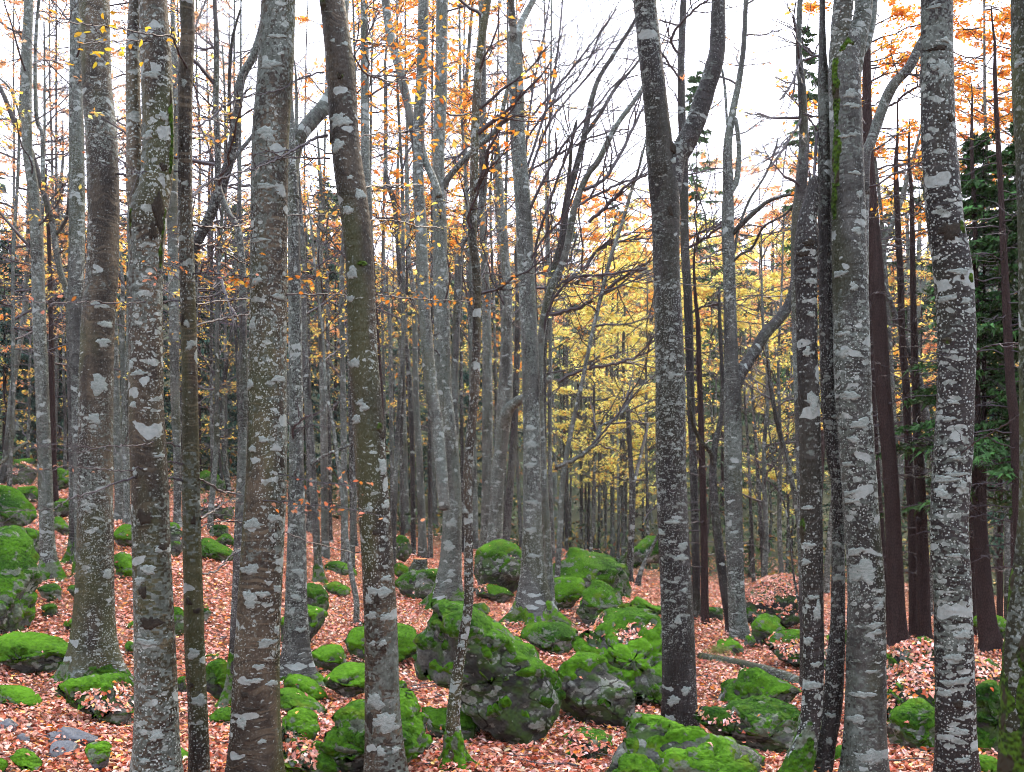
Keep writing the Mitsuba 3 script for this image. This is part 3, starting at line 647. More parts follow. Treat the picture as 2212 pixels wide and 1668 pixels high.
B('long mossy ridge stone slanting down below the flared trunk', 'd', [(305,1120),(400,1160),(520,1220),(630,1300),(540,1310),(430,1280),(310,1250)], moss=0.95, lean=0.7)
B('grey-green knob boulder between the mossy ridge stone and the green mound', 'd', [(320,1320),(400,1275),(480,1265),(545,1300),(565,1400),(540,1540),(460,1520),(370,1430),(320,1400)], moss=0.42)
B('mossy upright boulder right of the flared trunk at mid height', 'd', [(490,440),(560,430),(620,450),(645,560),(630,640),(560,610),(490,580)], moss=0.6)
B('boulder with mossy top and black undercut behind the flared trunk', 'd', [(320,620),(430,590),(560,600),(620,680),(600,750),(540,830),(480,830),(330,850)], moss=0.5, rock='rock_dark', bury=0)
B('small bright moss hummock in the leaves right of the upright boulder', 'd', [(610,440),(680,415),(740,440),(785,490),(720,518),(640,495)], moss=1.0, singles=1)
B('flat mossy boulder far back between two thin trunks left of the leaning spotted trunk', 'd', [(610,290),(700,280),(800,310),(830,370),(740,388),(640,345)], moss=0.7, lean=0.7)
B('grey lichened boulder far back right of the leaning spotted trunk', 'd', [(1085,120),(1150,110),(1195,170),(1180,260),(1130,300),(1080,290)], moss=0.3)
B('leaf-dusted mossy boulder left of the twin trunks', 'd', [(1080,470),(1170,400),(1290,350),(1380,345),(1390,510),(1200,530),(1080,520)], leafy=0.3, moss=0.55, lean=0.5)
B('small green stone behind the mossy stump', 'd', [(1080,290),(1160,330),(1160,400),(1080,390)], moss=0.9)
B('brown leafy boulder far back behind the centre trunk', 'b', [(960,200),(1000,175),(1040,170),(1110,240),(1080,275),(970,275)], leafy=0.5, moss=0.3)
B('far mossy boulder behind the dark forked tree', 'b', [(1450,320),(1500,260),(1570,230),(1640,150),(1700,110),(1790,150),(1780,300),(1600,310),(1500,400),(1470,400)], moss=0.55, leafy=0.15)
B('low mossy edge stone below the brown leaf bank beside the dark forked tree', 'b', [(1530,510),(1600,550),(1700,605),(1790,620),(1700,640),(1540,600)], moss=0.8)
# left
B('huge bright green boulder cut by the left edge with a pale lichen streak', '', [(-90,1180),(-40,1150),(0,1144),(25,1157),(55,1182),(70,1219),(80,1264),(82,1290),(74,1315),(76,1372),(30,1385),(-60,1390),(-100,1300)], moss=0.75, lean=0.7, singles=3)
B('sunken mossy boulder with a few leaves at the left edge above the huge green one', 'e', [(-150,560),(0,485),(100,560),(170,640),(300,740),(300,830),(200,860),(60,860),(-120,860)], leafy=0.2, moss=0.8, lean=0.6)
B('grey and green stone between the huge left boulder and the pale trunk', 'e', [(180,870),(260,850),(350,900),(370,1090),(300,1200),(230,1050)], moss=0.5)
B('long flat mossy boulder at the left edge below the huge green one', 'a', [(-80,460),(0,420),(180,405),(330,430),(480,500),(660,620),(650,700),(570,800),(420,780),(240,740),(60,650),(-80,610)], moss=0.66, lean=0.4)
B('thin green moss hump rising from the leaves near the lower left edge', 'a', [(-30,900),(20,885),(100,880),(200,920),(330,1010),(380,1090),(280,1095),(120,1030),(-30,1000)], moss=0.9, lean=0.8)
B('leaf-covered mossy boulder at the foot of the big flared trunk on the left', 'a', [(540,900),(600,840),(760,800),(930,800),(1080,870),(1170,970),(1220,1080),(1265,1180),(1260,1310),(1120,1220),(900,1160),(650,1040),(560,970)], leafy=0.45, moss=0.7, lean=0.8)
B('mossy stone just below the pale trunk on the left', 'e', [(330,1350),(450,1330),(540,1400),(520,1500),(460,1490),(340,1430)], moss=0.75)
B('dark mossy knob in the leaf gully right of the huge left boulder', 'e', [(360,1560),(420,1510),(500,1500),(505,1600),(420,1630),(370,1610)], moss=0.45, rock='rock_dark')
B('mossy stone touching the left side of the big flared trunk, upper one', 'e', [(590,1370),(640,1340),(700,1340),(700,1460),(620,1440)], moss=0.7)
B('mossy stone touching the left side of the big flared trunk, lower one', 'a', [(590,300),(640,250),(720,240),(720,390),(620,345)], moss=0.75)
B('mossy boulder behind, between the big flared trunk and the brown scarred trunk', 'e', [(980,890),(1010,870),(1080,820),(1150,830),(1170,1000),(1050,1025),(980,970)], moss=0.7)
B('mossy stone bank low between the big flared trunk and the brown scarred trunk', 'e', [(970,1100),(1080,1060),(1120,1100),(1180,1300),(1060,1270),(980,1240)], moss=0.9, leafy=0.2, lean=0.8)
B('moss-topped stone right of the pale trunk on the left', 'e', [(460,740),(540,780),(610,870),(610,920),(470,880)], moss=0.9, leafy=0.1, lean=0.6)
B('mossy cushion stone peeking out left of the brown scarred trunk', 'a', [(1150,530),(1200,470),(1260,465),(1260,610),(1170,590)], moss=0.85)
B('smallest mossy stone higher up left of the brown scarred trunk', 'a', [(1165,300),(1240,270),(1250,340),(1180,345)], moss=0.9)
B('flat moss patch stone in the leaves at the foot of the brown scarred trunk', 'a', [(1110,880),(1180,840),(1270,830),(1270,920),(1130,915)], moss=0.9, lean=0.9)
B('mossy boulder with a white patch between the brown scarred trunk and the knobby sapling', 'a', [(1570,170),(1610,140),(1660,160),(1700,230),(1710,430),(1610,450),(1580,300)], moss=0.6)
B('mossy hump behind the knobby sapling', 'a', [(1840,140),(1880,130),(1950,230),(1880,300),(1840,300)], moss=0.75)
B('dark boulder with black shaded front behind the knobby sapling', 'a', [(1870,720),(1960,660),(2090,640),(2150,700),(2130,900),(2080,1030),(1910,1040),(1870,900)], moss=0.35, rock='rock_dark', bury=0)
B('mossy slope stone left of the dark shaded boulder', 'a', [(1600,830),(1710,780),(1730,980),(1640,960)], moss=0.85)
B('bright mossy stone low between the knobby sapling and the thick lichened trunk', 'a', [(1915,1200),(2000,1110),(2150,1070),(2180,1240),(1940,1240)], moss=0.8, leafy=0.1)
B('bright moss strip beside the foot of the brown scarred trunk at the bottom', 'a', [(1640,1440),(1750,1510),(1760,1610),(1650,1570)], moss=1.0, lean=0.8)
B('mossy ledge stone in the leaves far right of the knobby sapling', 'a', [(1870,600),(1950,570),(2040,590),(2030,620),(1880,625)], moss=0.9, lean=0.9)
B('grey boulder with dark undercut far back at the left edge', 'e', [(70,320),(140,250),(230,290),(310,350),(330,470),(90,465)], moss=0.1, leafy=0.2, singles=2)
B('long mossy boulder far back at the left edge above the grey one', 'e', [(60,250),(220,232),(330,240),(330,280),(70,275)], moss=0.8)
B('moss-edged grey boulder behind the pale trunk on the left', 'e', [(150,500),(330,480),(350,610),(200,600)], moss=0.45)
B('grey boulder behind the thin dark sapling on the left', 'e', [(460,600),(540,590),(610,620),(610,730),(470,760)], moss=0.3)
B('far dark boulder with mossy left side near the brown spruce trunk on the left', 'e', [(480,330),(560,330),(640,380),(620,480),(550,530),(480,520)], moss=0.35, rock='rock_dark')
B('small far mossy stone between the two thickest left trunks', 'e', [(1060,220),(1120,195),(1150,290),(1070,290)], moss=0.8)
B('far mossy boulder highest right of the knobby sapling', 'e', [(1710,360),(1800,345),(1930,350),(1965,500),(1710,520)], moss=0.6)
B('far grey boulder with a leaf-covered top right of the knobby sapling', 'e', [(1710,540),(1900,560),(2040,650),(2010,760),(1710,760)], leafy=0.5, moss=0.25)
B('far low boulder with mossy crest below the grey leaf-topped one', 'e', [(1810,830),(1900,815),(1980,820),(1990,910),(1830,930)], moss=0.45)
B('mossy long boulder with dark gap beneath right of the knobby sapling', 'e', [(1720,930),(1850,980),(2000,1080),(2040,1150),(1840,1140),(1720,1060)], moss=0.8)
B('bright moss dome right beside the thick lichened trunk far back', 'e', [(1880,920),(1980,895),(2040,960),(2040,1030),(1900,980)], moss=1.0)
B('pale green upright stone between the brown scarred trunk and the knobby sapling', 'e', [(1460,780),(1560,825),(1590,900),(1600,1000),(1590,1105),(1470,1105)], moss=0.5)
# right
B('grey and mossy boulder with a jagged crest right of the dark forked tree', 'c', [(460,1125),(560,1020),(660,960),(740,890),(780,875),(840,920),(920,970),(1050,1040),(1130,1130),(1090,1170),(900,1195),(700,1180),(560,1155)], moss=0.48)
B('undercut boulder with a leaf drift on top, right of the dark forked tree', 'c', [(335,1240),(420,1170),(560,1150),(780,1120),(900,1150),(1080,1190),(1160,1260),(1150,1360),(1070,1500),(980,1560),(760,1540),(590,1470),(420,1450),(330,1320)], leafy=0.4, moss=0.6, lean=0.6, bury=0)
B('small mossy boulder between the foreground boulder and the curved spotted trunk', 'c', [(600,1510),(700,1480),(760,1490),(800,1540),(860,1580),(850,1660),(720,1680),(620,1580)], moss=0.75, leafy=0.3)
B('dark domed mossy boulder under the leaf-topped ledge', 'c', [(705,590),(740,510),(800,460),(880,445),(950,470),(1040,580),(980,650),(860,690),(790,680),(720,640)], moss=0.62)
B('knee-high mossy stone right against the foot of the slim forked trunk', 'c', [(690,620),(710,605),(750,600),(790,660),(780,700),(700,690)], moss=0.5)
B('black ledge of rock topped with pale leaves, right of the slim forked trunk', 'c', [(690,330),(770,250),(900,170),(1080,120),(1260,130),(1300,350),(1270,570),(1050,570),(940,490),(700,490)], leafy=0.7, moss=0.12, rock='rock_dark', lean=0.5, bury=0, thick=1.0)
B('leaf-buried mound with a mossy crest left of the curved spotted trunk', 'c', [(860,700),(1000,590),(1080,570),(1200,570),(1400,640),(1400,850),(1240,900),(1020,850),(900,800)], leafy=0.8, moss=0.55, lean=0.8)
B('bare grey stone on the leaf bank above the fallen log', 'c', [(470,690),(490,650),(560,630),(640,645),(700,730),(640,755),(520,735)], moss=0.3)
B('leaf-covered boulder with a dark mossy front, widest on the right', '8', [(470,1200),(560,1140),(620,1110),(700,1105),(890,1150),(1000,1160),(1045,1220),(1040,1450),(900,1560),(730,1560),(480,1430)], leafy=0.85, moss=0.5, rock='rock_dark', lean=0.8)
B('pointed bare grey boulder with one mossy edge, right of the thickest right trunk', '8', [(510,1510),(550,1440),(600,1400),(660,1365),(700,1410),(760,1450),(770,1585),(640,1595),(515,1585)], moss=0.22, rough=0.8)
B('dark mossy boulder between the spotted right trunk and the mossy edge trunk', '8', [(880,1310),(960,1290),(1045,1310),(1050,1500),(1000,1595),(880,1590)], moss=0.55, rock='rock_dark')
B('low grey stone with mossy crest at the bottom right', '8', [(885,1610),(950,1600),(1010,1635),(1020,1720),(880,1720)], moss=0.5, d=7.4)
B('mossy stone squeezed between the two curved trunks and the thickest right trunk', '8', [(270,1640),(300,1590),(340,1550),(350,1700),(270,1720)], moss=0.9, d=7.9)
B('mossy stone behind the gap beside the thickest right trunk', '8', [(325,1060),(360,1050),(370,1110),(325,1110)], moss=0.9, d=15)
B('mossy hump left of the spotted right trunk on top of the leaf-covered boulder', '8', [(505,1180),(540,1140),(600,1130),(590,1170),(520,1205)], moss=0.9, singles=1)
B('mossy boulder behind the dark spruce foot at the right', '8', [(890,1010),(940,1000),(1000,1000),(1050,1030),(1060,1110),(900,1100)], moss=0.5, rock='rock_dark')
B('mossy low rock far behind the slim forked trunk', 'c', [(320,420),(340,390),(430,380),(530,390),(530,470),(430,480)], moss=0.25, rock='rock_dark')

# slate slabs at the lower left
def slab(label, k, pts, **kw):
    return boulder(label, k, pts, moss=kw.pop('moss', -2), rock='slate', lean=kw.pop('lean', 1.3), thick=kw.pop('thick', 0.5), kind='stone_slab', cat='stone slab', facets=14, rough=0.5, bury=0.05, res=1.6, singles=3, **kw)
slab('bluish slab nearest the bottom of the slate pile, cracked across', 'a', [(440,1400),(470,1380),(640,1365),(730,1460),(560,1545),(470,1490)])
slab('bluish slab in the middle of the slate pile', 'a', [(410,1290),(530,1275),(640,1360),(450,1410)])
slab('long dark slate slab leaning at the right of the pile', 'a', [(510,1262),(600,1235),(750,1300),(915,1390),(800,1445),(700,1405),(600,1335)], lean=0.8)
slab('thin slate slab at the upper left of the pile', 'a', [(230,1245),(310,1228),(420,1230),(390,1275),(280,1295)])
slab('slate block at the lower left edge', 'a', [(-60,1190),(0,1175),(70,1160),(150,1250),(180,1290),(100,1300),(-60,1290)], lean=0.6)
slab('narrow slate block below the left edge block', 'a', [(150,1300),(200,1300),(275,1335),(280,1410),(240,1450),(160,1390)], lean=0.6)
B('upright moss-clad block at the right end of the slate pile', 'a', [(790,1430),(860,1390),(980,1440),(1010,1500),(1010,1700),(900,1700),(840,1570)], moss=0.7, rock='slate', bury=0)
B('mossy hump left of the slate pile at the bottom edge', 'a', [(100,1480),(130,1450),(200,1490),(290,1600),(380,1690),(240,1700)], moss=0.8)
B('mossy stone in the bottom left corner', 'a', [(-60,1560),(20,1540),(70,1600),(60,1720),(-60,1720)], moss=0.6)
# ------------------------------------------------------------------ the named trees, left to right
OR, PK, YE, GO, RU = ORANGE, PINK, YELLOW, GOLD, RUSSET
def ux(n=10, L=2.2, v=(350, -250), **k): return {'v': v, 'n': n, 'L': L, **k}

tree('A', 'slender pale whitish tree with mossy foot beside the huge green boulder', 'bark_pale', None,
     [(61,0,19),(56,150,23),(58,300,21),(74,425,24),(82,550,27),(86,700,28),(91,834,28),(96,1034,30),(102,1184,31),(106,1225,38),(108,1251,46)], moss=0.22, flare=0.7,
     limbs=[[(93,390,9),(92,290,9),(80,262,9),(76,150,8),(84,0,6)]], grows=[ux(9, 2.4, palette=RU, nleaf=500, lsize=.075), ux(5, 2.0, (600,300), palette=GO, nleaf=250, lsize=.07)])
tree('B', 'thin tree curving to the left edge, between the pale tree and the big flared trunk', 'bark_stem', None,
     [(113,475,13),(128,575,14),(150,655,15),(151,700,16),(155,834,17),(157,1000,17),(157,1150,18),(158,1214,26)], moss=0.25, flare=0.9,
     limbs=[([(113,480,13),(90,400,12),(60,310,12),(30,260,11),(10,210,10),(-20,150,9),(-60,60,8)], {}), [(122,505,9),(145,465,8),(150,430,7),(165,410,6),(185,400,4)], [(60,310,7),(40,240,5),(20,190,5),(0,170,4)]],
     grows=[ux(6, 1.6, (700,480), palette=GO, nleaf=260, lsize=.07)])
tree('C', 'straight grey trunk partly hidden behind the big flared trunk on the left', 'bark_grey', 15,
     [(163,0,23),(163,200,29),(165,350,32),(165,500,34),(165,650,34),(168,750,34),(175,950,34),(178,1150,34)], moss=0.2, grows=[ux(10, 2.4, palette=RU, nleaf=500, lsize=.07)])
tree('D', 'big grey-green trunk with a wide mossy root flare on the left', 'bark_brown', 10.3,
     [(205,0,60),(207,150,60),(218,300,65),(222,450,66),(219,575,67),(210,700,70),(208,834,71),(208,1034,73),(207,1234,76),(203,1384,80),(202,1450,86)], moss=0.16, flare=1.05,
     twigs=[([(255,375,5),(270,378,5),(285,372,4),(300,374,4)], {'side': 2, 'dd': -.4})],
     patches=[(235,1488,22,6),(214,660,18,9),(222,740,14,10),(190,1100,12,6),(228,1240,9,11),(205,905,15,10),(214,830,17,22),(226,700,12,8)])
tree('E', 'brown scarred trunk with a side stem forking left, second big trunk from the left', 'bark_brown', 6.6,
     [(330,0,60),(337,150,65),(340,300,66),(333,400,69),(318,450,82),(312,600,72),(314,834,74),(323,1034,78),(330,1234,82),(337,1434,86),(340,1584,90),(339,1668,97)], flare=0.3,
     limbs=[([(318,520,40),(303,470,42),(290,400,34),(289,300,32),(287,150,30),(292,0,26),(296,-200,20)], {'d1': 6.9})],
     patches=[(322,1230,20,11),(302,1255,13,11),(318,1387,25,10),(350,1185,16,10),(327,163,21,10),(320,293,13,11),(352,250,8,12),(286,116,11,9),(296,232,11,10),(283,275,10,12),(300,807,20,7),(280,790,8,14),(288,875,10,9),(340,1590,14,10),(298,340,12,8),(318,1640,10,6),(343,985,10,5),(290,1020,8,10)],
     mossy=[(371,230,5,60),(366,330,5,40),(352,470,5,50),(350,545,5,30),(280,480,4,30)], scars=[(313,1118,16,17),(351,1181,10,9),(311,1278,8,16),(325,1345,22,16),(340,455,10,40),(352,360,7,9),(330,500,8,20)])
tree('F', 'knobby dark sapling with long bare horizontal twigs, right of the brown scarred trunk', 'bark_brown', 6.9,
     [(405,0,32),(407,75,30),(402,150,31),(400,300,31),(400,450,31),(404,600,33),(408,834,34),(410,1034,38),(415,1234,40),(419,1384,42),(427,1534,41),(431,1668,43)], flare=0.3, kind='beech_sapling', cat='young beech',
     patches=[(418,1412,15,12),(430,1514,18,13),(404,700,7,9),(412,745,10,12),(398,180,6,10)],
     scars=[(408,1300,9,7),(425,1320,8,6),(418,1125,6,9),(393,310,5,9),(395,690,4,14),(414,1480,6,5)],
     twigs=[([(388,965,3.2),(361,958,3),(336,957,3),(286,963,3),(236,963,2.6),(199,970,2.4),(162,979,2),(132,973,1.6)], {'dd': -1.7}),
            ([(398,1004,3.6),(368,999,3.4),(336,1004,3),(298,1013,3),(261,1016,3),(224,1014,2.6),(174,1010,2.2),(144,1006,2),(112,1015,1.8),(75,1014,1.6),(12,1022,1.4)], {'dd': -1.7, 'leaves': 6, 'size': .03, 'palette': PK}),
            ([(398,1041,5),(368,1031,5),(323,1026,4.6),(286,1033,4.4),(249,1043,4),(199,1065,3.6),(149,1077,3),(137,1087,2.8),(119,1096,2.4),(62,1103,2),(0,1105,1.6),(-60,1108,1)], {'dd': -1.7, 'side': 7}),
            ([(430,1035,4),(455,1047,4),(485,1063,4),(520,1065,3.5)], {'dd': .4, 'side': 4}), ([(433,1120,6),(460,1105,4),(485,1085,4),(515,1078,3)], {'dd': .4, 'side': 5}),
            ([(435,1140,4),(465,1127,3),(500,1126,3),(540,1130,2)], {'dd': .4, 'side': 5}), ([(438,1240,4),(460,1236,4),(485,1214,3.6),(502,1197,3.4),(520,1182,2.5)], {'dd': .4, 'side': 3}),
            ([(413,427,7),(430,410,6),(450,395,5),(500,378,4.5),(553,362,3.6),(600,335,2)], {'dd': .7, 'side': 6}), ([(417,275,5),(450,260,4),(490,225,4),(553,202,3),(600,190,2)], {'dd': .6}),
            ([(415,485,6),(440,489,5),(480,492,5),(532,482,3.6)], {'dd': .5}), ([(420,528,4),(450,530,4),(500,555,4),(530,570,2.6)], {'dd': .5}), ([(425,658,5),(475,650,4.5),(538,645,3.4),(580,640,2)], {'dd': .6}),
            ([(400,720,5),(425,705,5),(475,690,4.4),(553,675,3.2)], {'dd': .6}), ([(388,650,4),(350,650,3.5),(275,655,3.2),(200,652,2.8),(125,655,2.4),(50,650,1.6)], {'dd': -1.7, 'leaves': 8, 'palette': PK, 'size': .035}),
            ([(410,155,6),(380,100,5),(372,78,5),(325,75,4),(250,60,3.5),(165,50,3),(75,40,2)], {'dd': -1.7, 'leaves': 16, 'palette': [(1,(.7,.36,.03)),(1,(.74,.5,.05))], 'size': .05, 'spread': .1}),
            ([(370,90,4),(300,89,3.5),(200,92,3),(180,95,2)], {'dd': -1.7, 'd': 0, 'leaves': 22, 'palette': [(1,(.72,.36,.03)),(2,(.76,.55,.05))], 'size': .05, 'spread': .09, 'where': (.5, 1)}),
            ([(415,75,5),(435,25,4),(445,0,4),(460,-60,3)], {'dd': .3}), ([(412,597,4),(425,590,3),(500,595,3),(550,600,2)], {'dd': -.3, 'leaves': 26, 'palette': PK, 'size': .035, 'spread': .05}),
            ([(400,560,3),(370,575,3),(330,598,2.4),(310,600,2)], {'dd': -.5, 'leaves': 16, 'palette': PK, 'size': .035, 'spread': .05}), ([(390,370,3),(310,372,2.4),(270,372,2)], {'dd': -.6, 'leaves': 4, 'palette': ORANGE, 'size': .045})])
tree('F2', 'thin pale trunk far behind between the brown scarred trunk and the knobby sapling', 'bark_pale', None,
     [(372,330,22),(372,450,22),(376,650,22),(378,834,20),(382,1000,17),(383,1142,16)], kind='beech_tree', grows=[ux(6, 2, (450,250), palette=GO, nleaf=200)])
tree('G', 'dark trunk leaning far to the upper right behind the knobby sapling', 'bark_limb', 14,
     [(420,545,22),(412,800,24),(415,1150,26)], limbs=[([(412,640,24),(420,545,22),(450,475,22),(480,400,22),(505,300,21),(520,175,19),(550,115,17),(580,0,14),(600,-80,10)], {}), [(480,400,10),(500,350,9),(540,300,8),(575,250,6)], [(505,300,9),(495,200,8),(500,100,7),(520,20,5)]],
     grows=[ux(6, 2, (700,560), palette=GO, nleaf=300, lsize=.07)])
tree('H', 'wavy slim trunk with a mossy foot, just left of the thick lichened trunk', 'bark_stem', None,
     [(467,90,12),(465,225,13),(470,325,14),(470,390,14),(488,450,15),(515,500,15),(524,600,16),(525,700,17),(527,834,20),(525,950,20),(518,1150,22),(510,1350,24),(502,1480,27),(497,1530,36)], moss=0.35, flare=.8,
     twigs=[([(478,600,7),(495,655,6),(510,680,5)], {'side': 3})], grows=[ux(8, 1.5, (450,60), palette=GO, nleaf=160, lsize=.055)])
tree('I', 'thickest trunk left of centre with broad pale lichen patches, running off the bottom edge', 'bark_brown', 6.8,
     [(600,0,72),(594,150,76),(583,300,79),(580,600,80),(578,850,82),(577,1000,86),(568,1200,92),(560,1350,96),(554,1500,102),(552,1668,110)], flare=.3,
     patches=[(584,140,22,12),(578,290,24,16),(575,404,23,7),(606,818,18,9),(556,608,14,10),(545,1132,25,12),(541,1230,22,14),(541,1293,18,20),(568,1283,16,8),(600,1275,12,10),(575,1390,18,12),(560,1440,14,7),(551,1470,18,7),(585,1478,12,8),(537,830,10,12),(590,1120,10,12),(598,1365,10,10),(600,80,18,6),(545,700,10,14),(560,520,20,6),(600,640,10,8),(570,950,12,8),(545,970,10,9),(525,1560,10,16),(566,1600,8,6)],
     scars=[(530,1500,8,8),(545,1530,14,4),(606,1000,4,10)],
     twigs=[([(617,467,3),(665,463,3),(733,466,2.6),(790,470,2)], {'dd': .6, 'side': 5, 'leaves': 8, 'palette': GOLD, 'size': .04}), ([(620,636,4),(690,636,3.6),(748,636,3),(817,636,3),(878,645,3),(978,650,2.6),(1053,650,2)], {'dd': 1.2, 'side': 12, 'leaves': 46, 'palette': ORANGE, 'size': .045, 'where': (.35, 1), 'spread': .05}),
            ([(540,1080,3),(603,1084,3),(703,1094,3),(783,1104,2)], {'dd': -1.2, 'side': 8, 'leaves': 26, 'palette': PK, 'size': .035}), ([(588,1020,2.6),(678,1040,2.6),(773,1054,2)], {'dd': -1.2, 'side': 8, 'leaves': 22, 'palette': PK, 'size': .032}),
            ([(618,1150,2.6),(678,1174,2.6),(783,1195,2)], {'dd': .5, 'side': 7}), ([(610,600,3),(660,598,3),(715,590,2)], {'dd': -.5, 'side': 5, 'leaves': 18, 'palette': ORANGE, 'size': .045}), ([(545,590,3),(530,600,3),(500,602,2)], {'dd': -.4, 'side': 4, 'leaves': 14, 'palette': ORANGE, 'size': .045})])
tree('J', 'flared-foot trunk behind the thickest left trunk, its top bent right', 'bark_grey', None,
     [(632,380,23),(634,500,26),(636,650,28),(638,834,30),(640,1000,33),(641,1150,40),(640,1300,46),(641,1420,54),(643,1476,62)], moss=0.12, flare=1.0,
     limbs=[([(634,430,24),(632,380,26),(637,325,30),(652,288,31),(672,262,32),(702,228,30),(722,185,26),(738,100,22),(745,0,18),(750,-100,14)], {'d1': 11.6}), [(633,375,15),(631,300,14),(626,200,12),(622,100,10),(625,0,8)]],
     patches=[(645,1235,14,8),(640,1290,13,6),(648,1360,10,6),(632,1320,8,8)], twigs=[([(640,960,5),(632,930,5),(655,905,4),(672,895,3)], {'side': 6})])
tree('L', 'thin dark-barked tree with a mossy foot behind the boulders right of the bent trunk', 'bark_stem', None,
     [(640,300,10),(650,480,12),(655,560,14),(656,700,16),(662,834,17),(670,950,18),(678,1080,18),(686,1200,17),(689,1262,23)], moss=0.3, flare=.6, grows=[ux(7, 2, (700,300), palette=GO, nleaf=220)])
tree('L3', 'pale thin trunk far behind, between the bent trunk and the leaning spotted trunk', 'bark_pale', 23, [(690,500,12),(694,700,14),(698,834,16),(702,1150,17)], grows=[ux(7, 2.5, (700,450), palette=GO, nleaf=300, lsize=.09)])
tree('L2', 'very thin wavy sapling with a pale foot, left of the leaning spotted trunk', 'bark_pale', None,
     [(673,500,5),(688,650,6),(698,725,6),(703,834,7),(718,909,8),(728,984,9),(738,1059,10),(750,1184,11),(760,1249,12),(770,1309,13),(769,1340,14),(777,1357,16)], kind='beech_sapling', cat='young beech', grows=[ux(5, 1, (800,550), palette=GO, nleaf=90)])
tree('K', 'leaning spotted trunk left of centre with a swollen knot near the top', 'bark_brown', 7.0,
     [(717,0,55),(727,75,58),(735,150,62),(745,300,62),(758,400,65),(770,480,64),(780,600,62),(785,750,63),(795,900,66),(805,1050,67),(815,1200,68),(822,1350,70),(825,1500,72),(832,1668,84)], flare=.3,
     patches=[(735,262,24,17),(731,315,16,14),(777,420,10,14),(757,385,8,5),(752,455,12,12),(762,590,14,14),(757,645,10,8),(765,785,15,12),(779,870,10,8),(770,905,10,10),(827,1007,11,16),(790,880,8,9),(820,1278,26,13),(803,1330,14,10),(833,1333,13,8),(805,1390,7,7),(828,1388,8,9),(810,1515,22,16),(832,1560,30,22),(824,1620,10,12),(853,1620,8,8),(800,1100,10,6),(835,1090,10,10),(745,95,7,6),(720,90,5,5),(835,1250,12,6),(795,1295,9,12)],
     mossy=[(697,10,8,12),(735,165,5,7),(783,570,7,5),(820,925,8,12)], scars=[(815,1295,6,14),(799,1560,8,24),(829,1400,6,6),(708,293,8,12),(826,940,7,8),(811,1150,6,7),(735,165,5,10)],
     twigs=[([(706,292,8),(690,296,7),(655,312,6),(605,341,5.4),(560,360,4),(520,372,2.5)], {'dd': -.7, 'side': 8}), ([(712,342,4),(680,342,3.6),(612,342,3),(560,335,2)], {'dd': -.5}), ([(700,157,4),(660,165,3.6),(600,195,3),(553,205,2)], {'dd': -.5}),
            ([(756,82,4),(785,90,4),(840,100,3),(900,85,2)], {'dd': .7, 'side': 12, 'leaves': 90, 'palette': OR, 'size': .05, 'spread': .12, 'L': .5}), ([(765,120,4),(800,165,4),(850,175,3),(930,155,2)], {'dd': .9, 'side': 14, 'leaves': 110, 'palette': OR, 'size': .05, 'spread': .13, 'L': .5}), ([(770,300,3),(810,290,3),(880,285,2.4),(960,280,2)], {'dd': .9, 'side': 12, 'leaves': 60, 'palette': OR, 'size': .045, 'spread': .1, 'L': .5}),
            ([(800,475,3),(860,478,3),(920,492,2.6),(990,490,2)], {'dd': 1.2, 'side': 10, 'leaves': 50, 'palette': GOLD, 'size': .045, 'spread': .08}), ([(788,405,3),(850,400,3),(910,400,2)], {'dd': 1.2, 'side': 8, 'leaves': 26, 'palette': OR, 'size': .05, 'spread': .08})])
tree('M2', 'straight trunk of the twin pair left of centre, the right one, sharing a mossy foot', 'bark_pale', None,
     [(955,0,25),(953,200,26),(947,350,26),(948,425,28),(951,550,32),(954,650,34),(958,834,36),(972,960,37),(977,1084,40),(974,1200,44),(968,1260,50),(963,1316,62)], moss=0.25, flare=1.0,
     limbs=[([(955,410,15),(965,390,14),(1003,345,13),(1033,315,13),(1073,280,12),(1090,220,9),(1100,170,7),(1110,100,5)], {}), ([(960,1100,24),(950,980,26),(943,910,27),(930,834,27),(923,750,27),(913,600,26),(910,500,25),(903,375,24),(905,275,25),(912,150,24),(915,0,23),(917,-120,20)], {'d0': 15.4, 'd1': 16.2}), ([(903,400,16),(898,320,17),(883,235,18),(863,150,19),(843,75,19),(833,0,18),(826,-100,15)], {'d0': 16.1}), ([(912,310,12),(920,350,15),(935,385,17),(949,425,15)], {'d0': 16, 'd1': 15.8})],
     patches=[(976,1130,12,10),(970,1180,14,12),(975,1240,10,6)], grows=[ux(12, 2.2, (450,-150), palette=OR, nleaf=800, lsize=.07), ux(6, 2.0, (800,450), palette=GO, nleaf=350)])
tree('N', 'slender curving sapling with a mossy foot in front of the largest boulder', 'bark_brown', 7.7,
     [(1053,0,17),(1038,100,18),(1030,200,18),(1025,320,18),(1023,425,18),(1020,500,19),(1030,600,19),(1030,700,19),(1026,834,20),(1010,1034,20),(1012,1134,20),(1013,1284,21),(1000,1384,23),(988,1459,26),(979,1559,30),(982,1618,36)], moss=0.22, kind='beech_sapling', cat='young beech', flare=1.1,
     patches=[(1006,1105,8,5),(1007,1340,8,8),(996,1395,7,6),(1009,1240,7,4)], grows=[ux(7, 1.1, (650,0), palette=OR, nleaf=130, lsize=.05)])
tree('N2', 'mid-distance trunk bending right beside the twin pair', 'bark_stem', 20,
     [(1040,-20,14),(1043,150,15),(1043,300,16),(1045,400,16),(1030,480,17),(993,540,16),(988,650,16),(982,834,17),(984,1100,19)], grows=[ux(10, 2.4, (450,-100), palette=OR, nleaf=700, lsize=.08)])
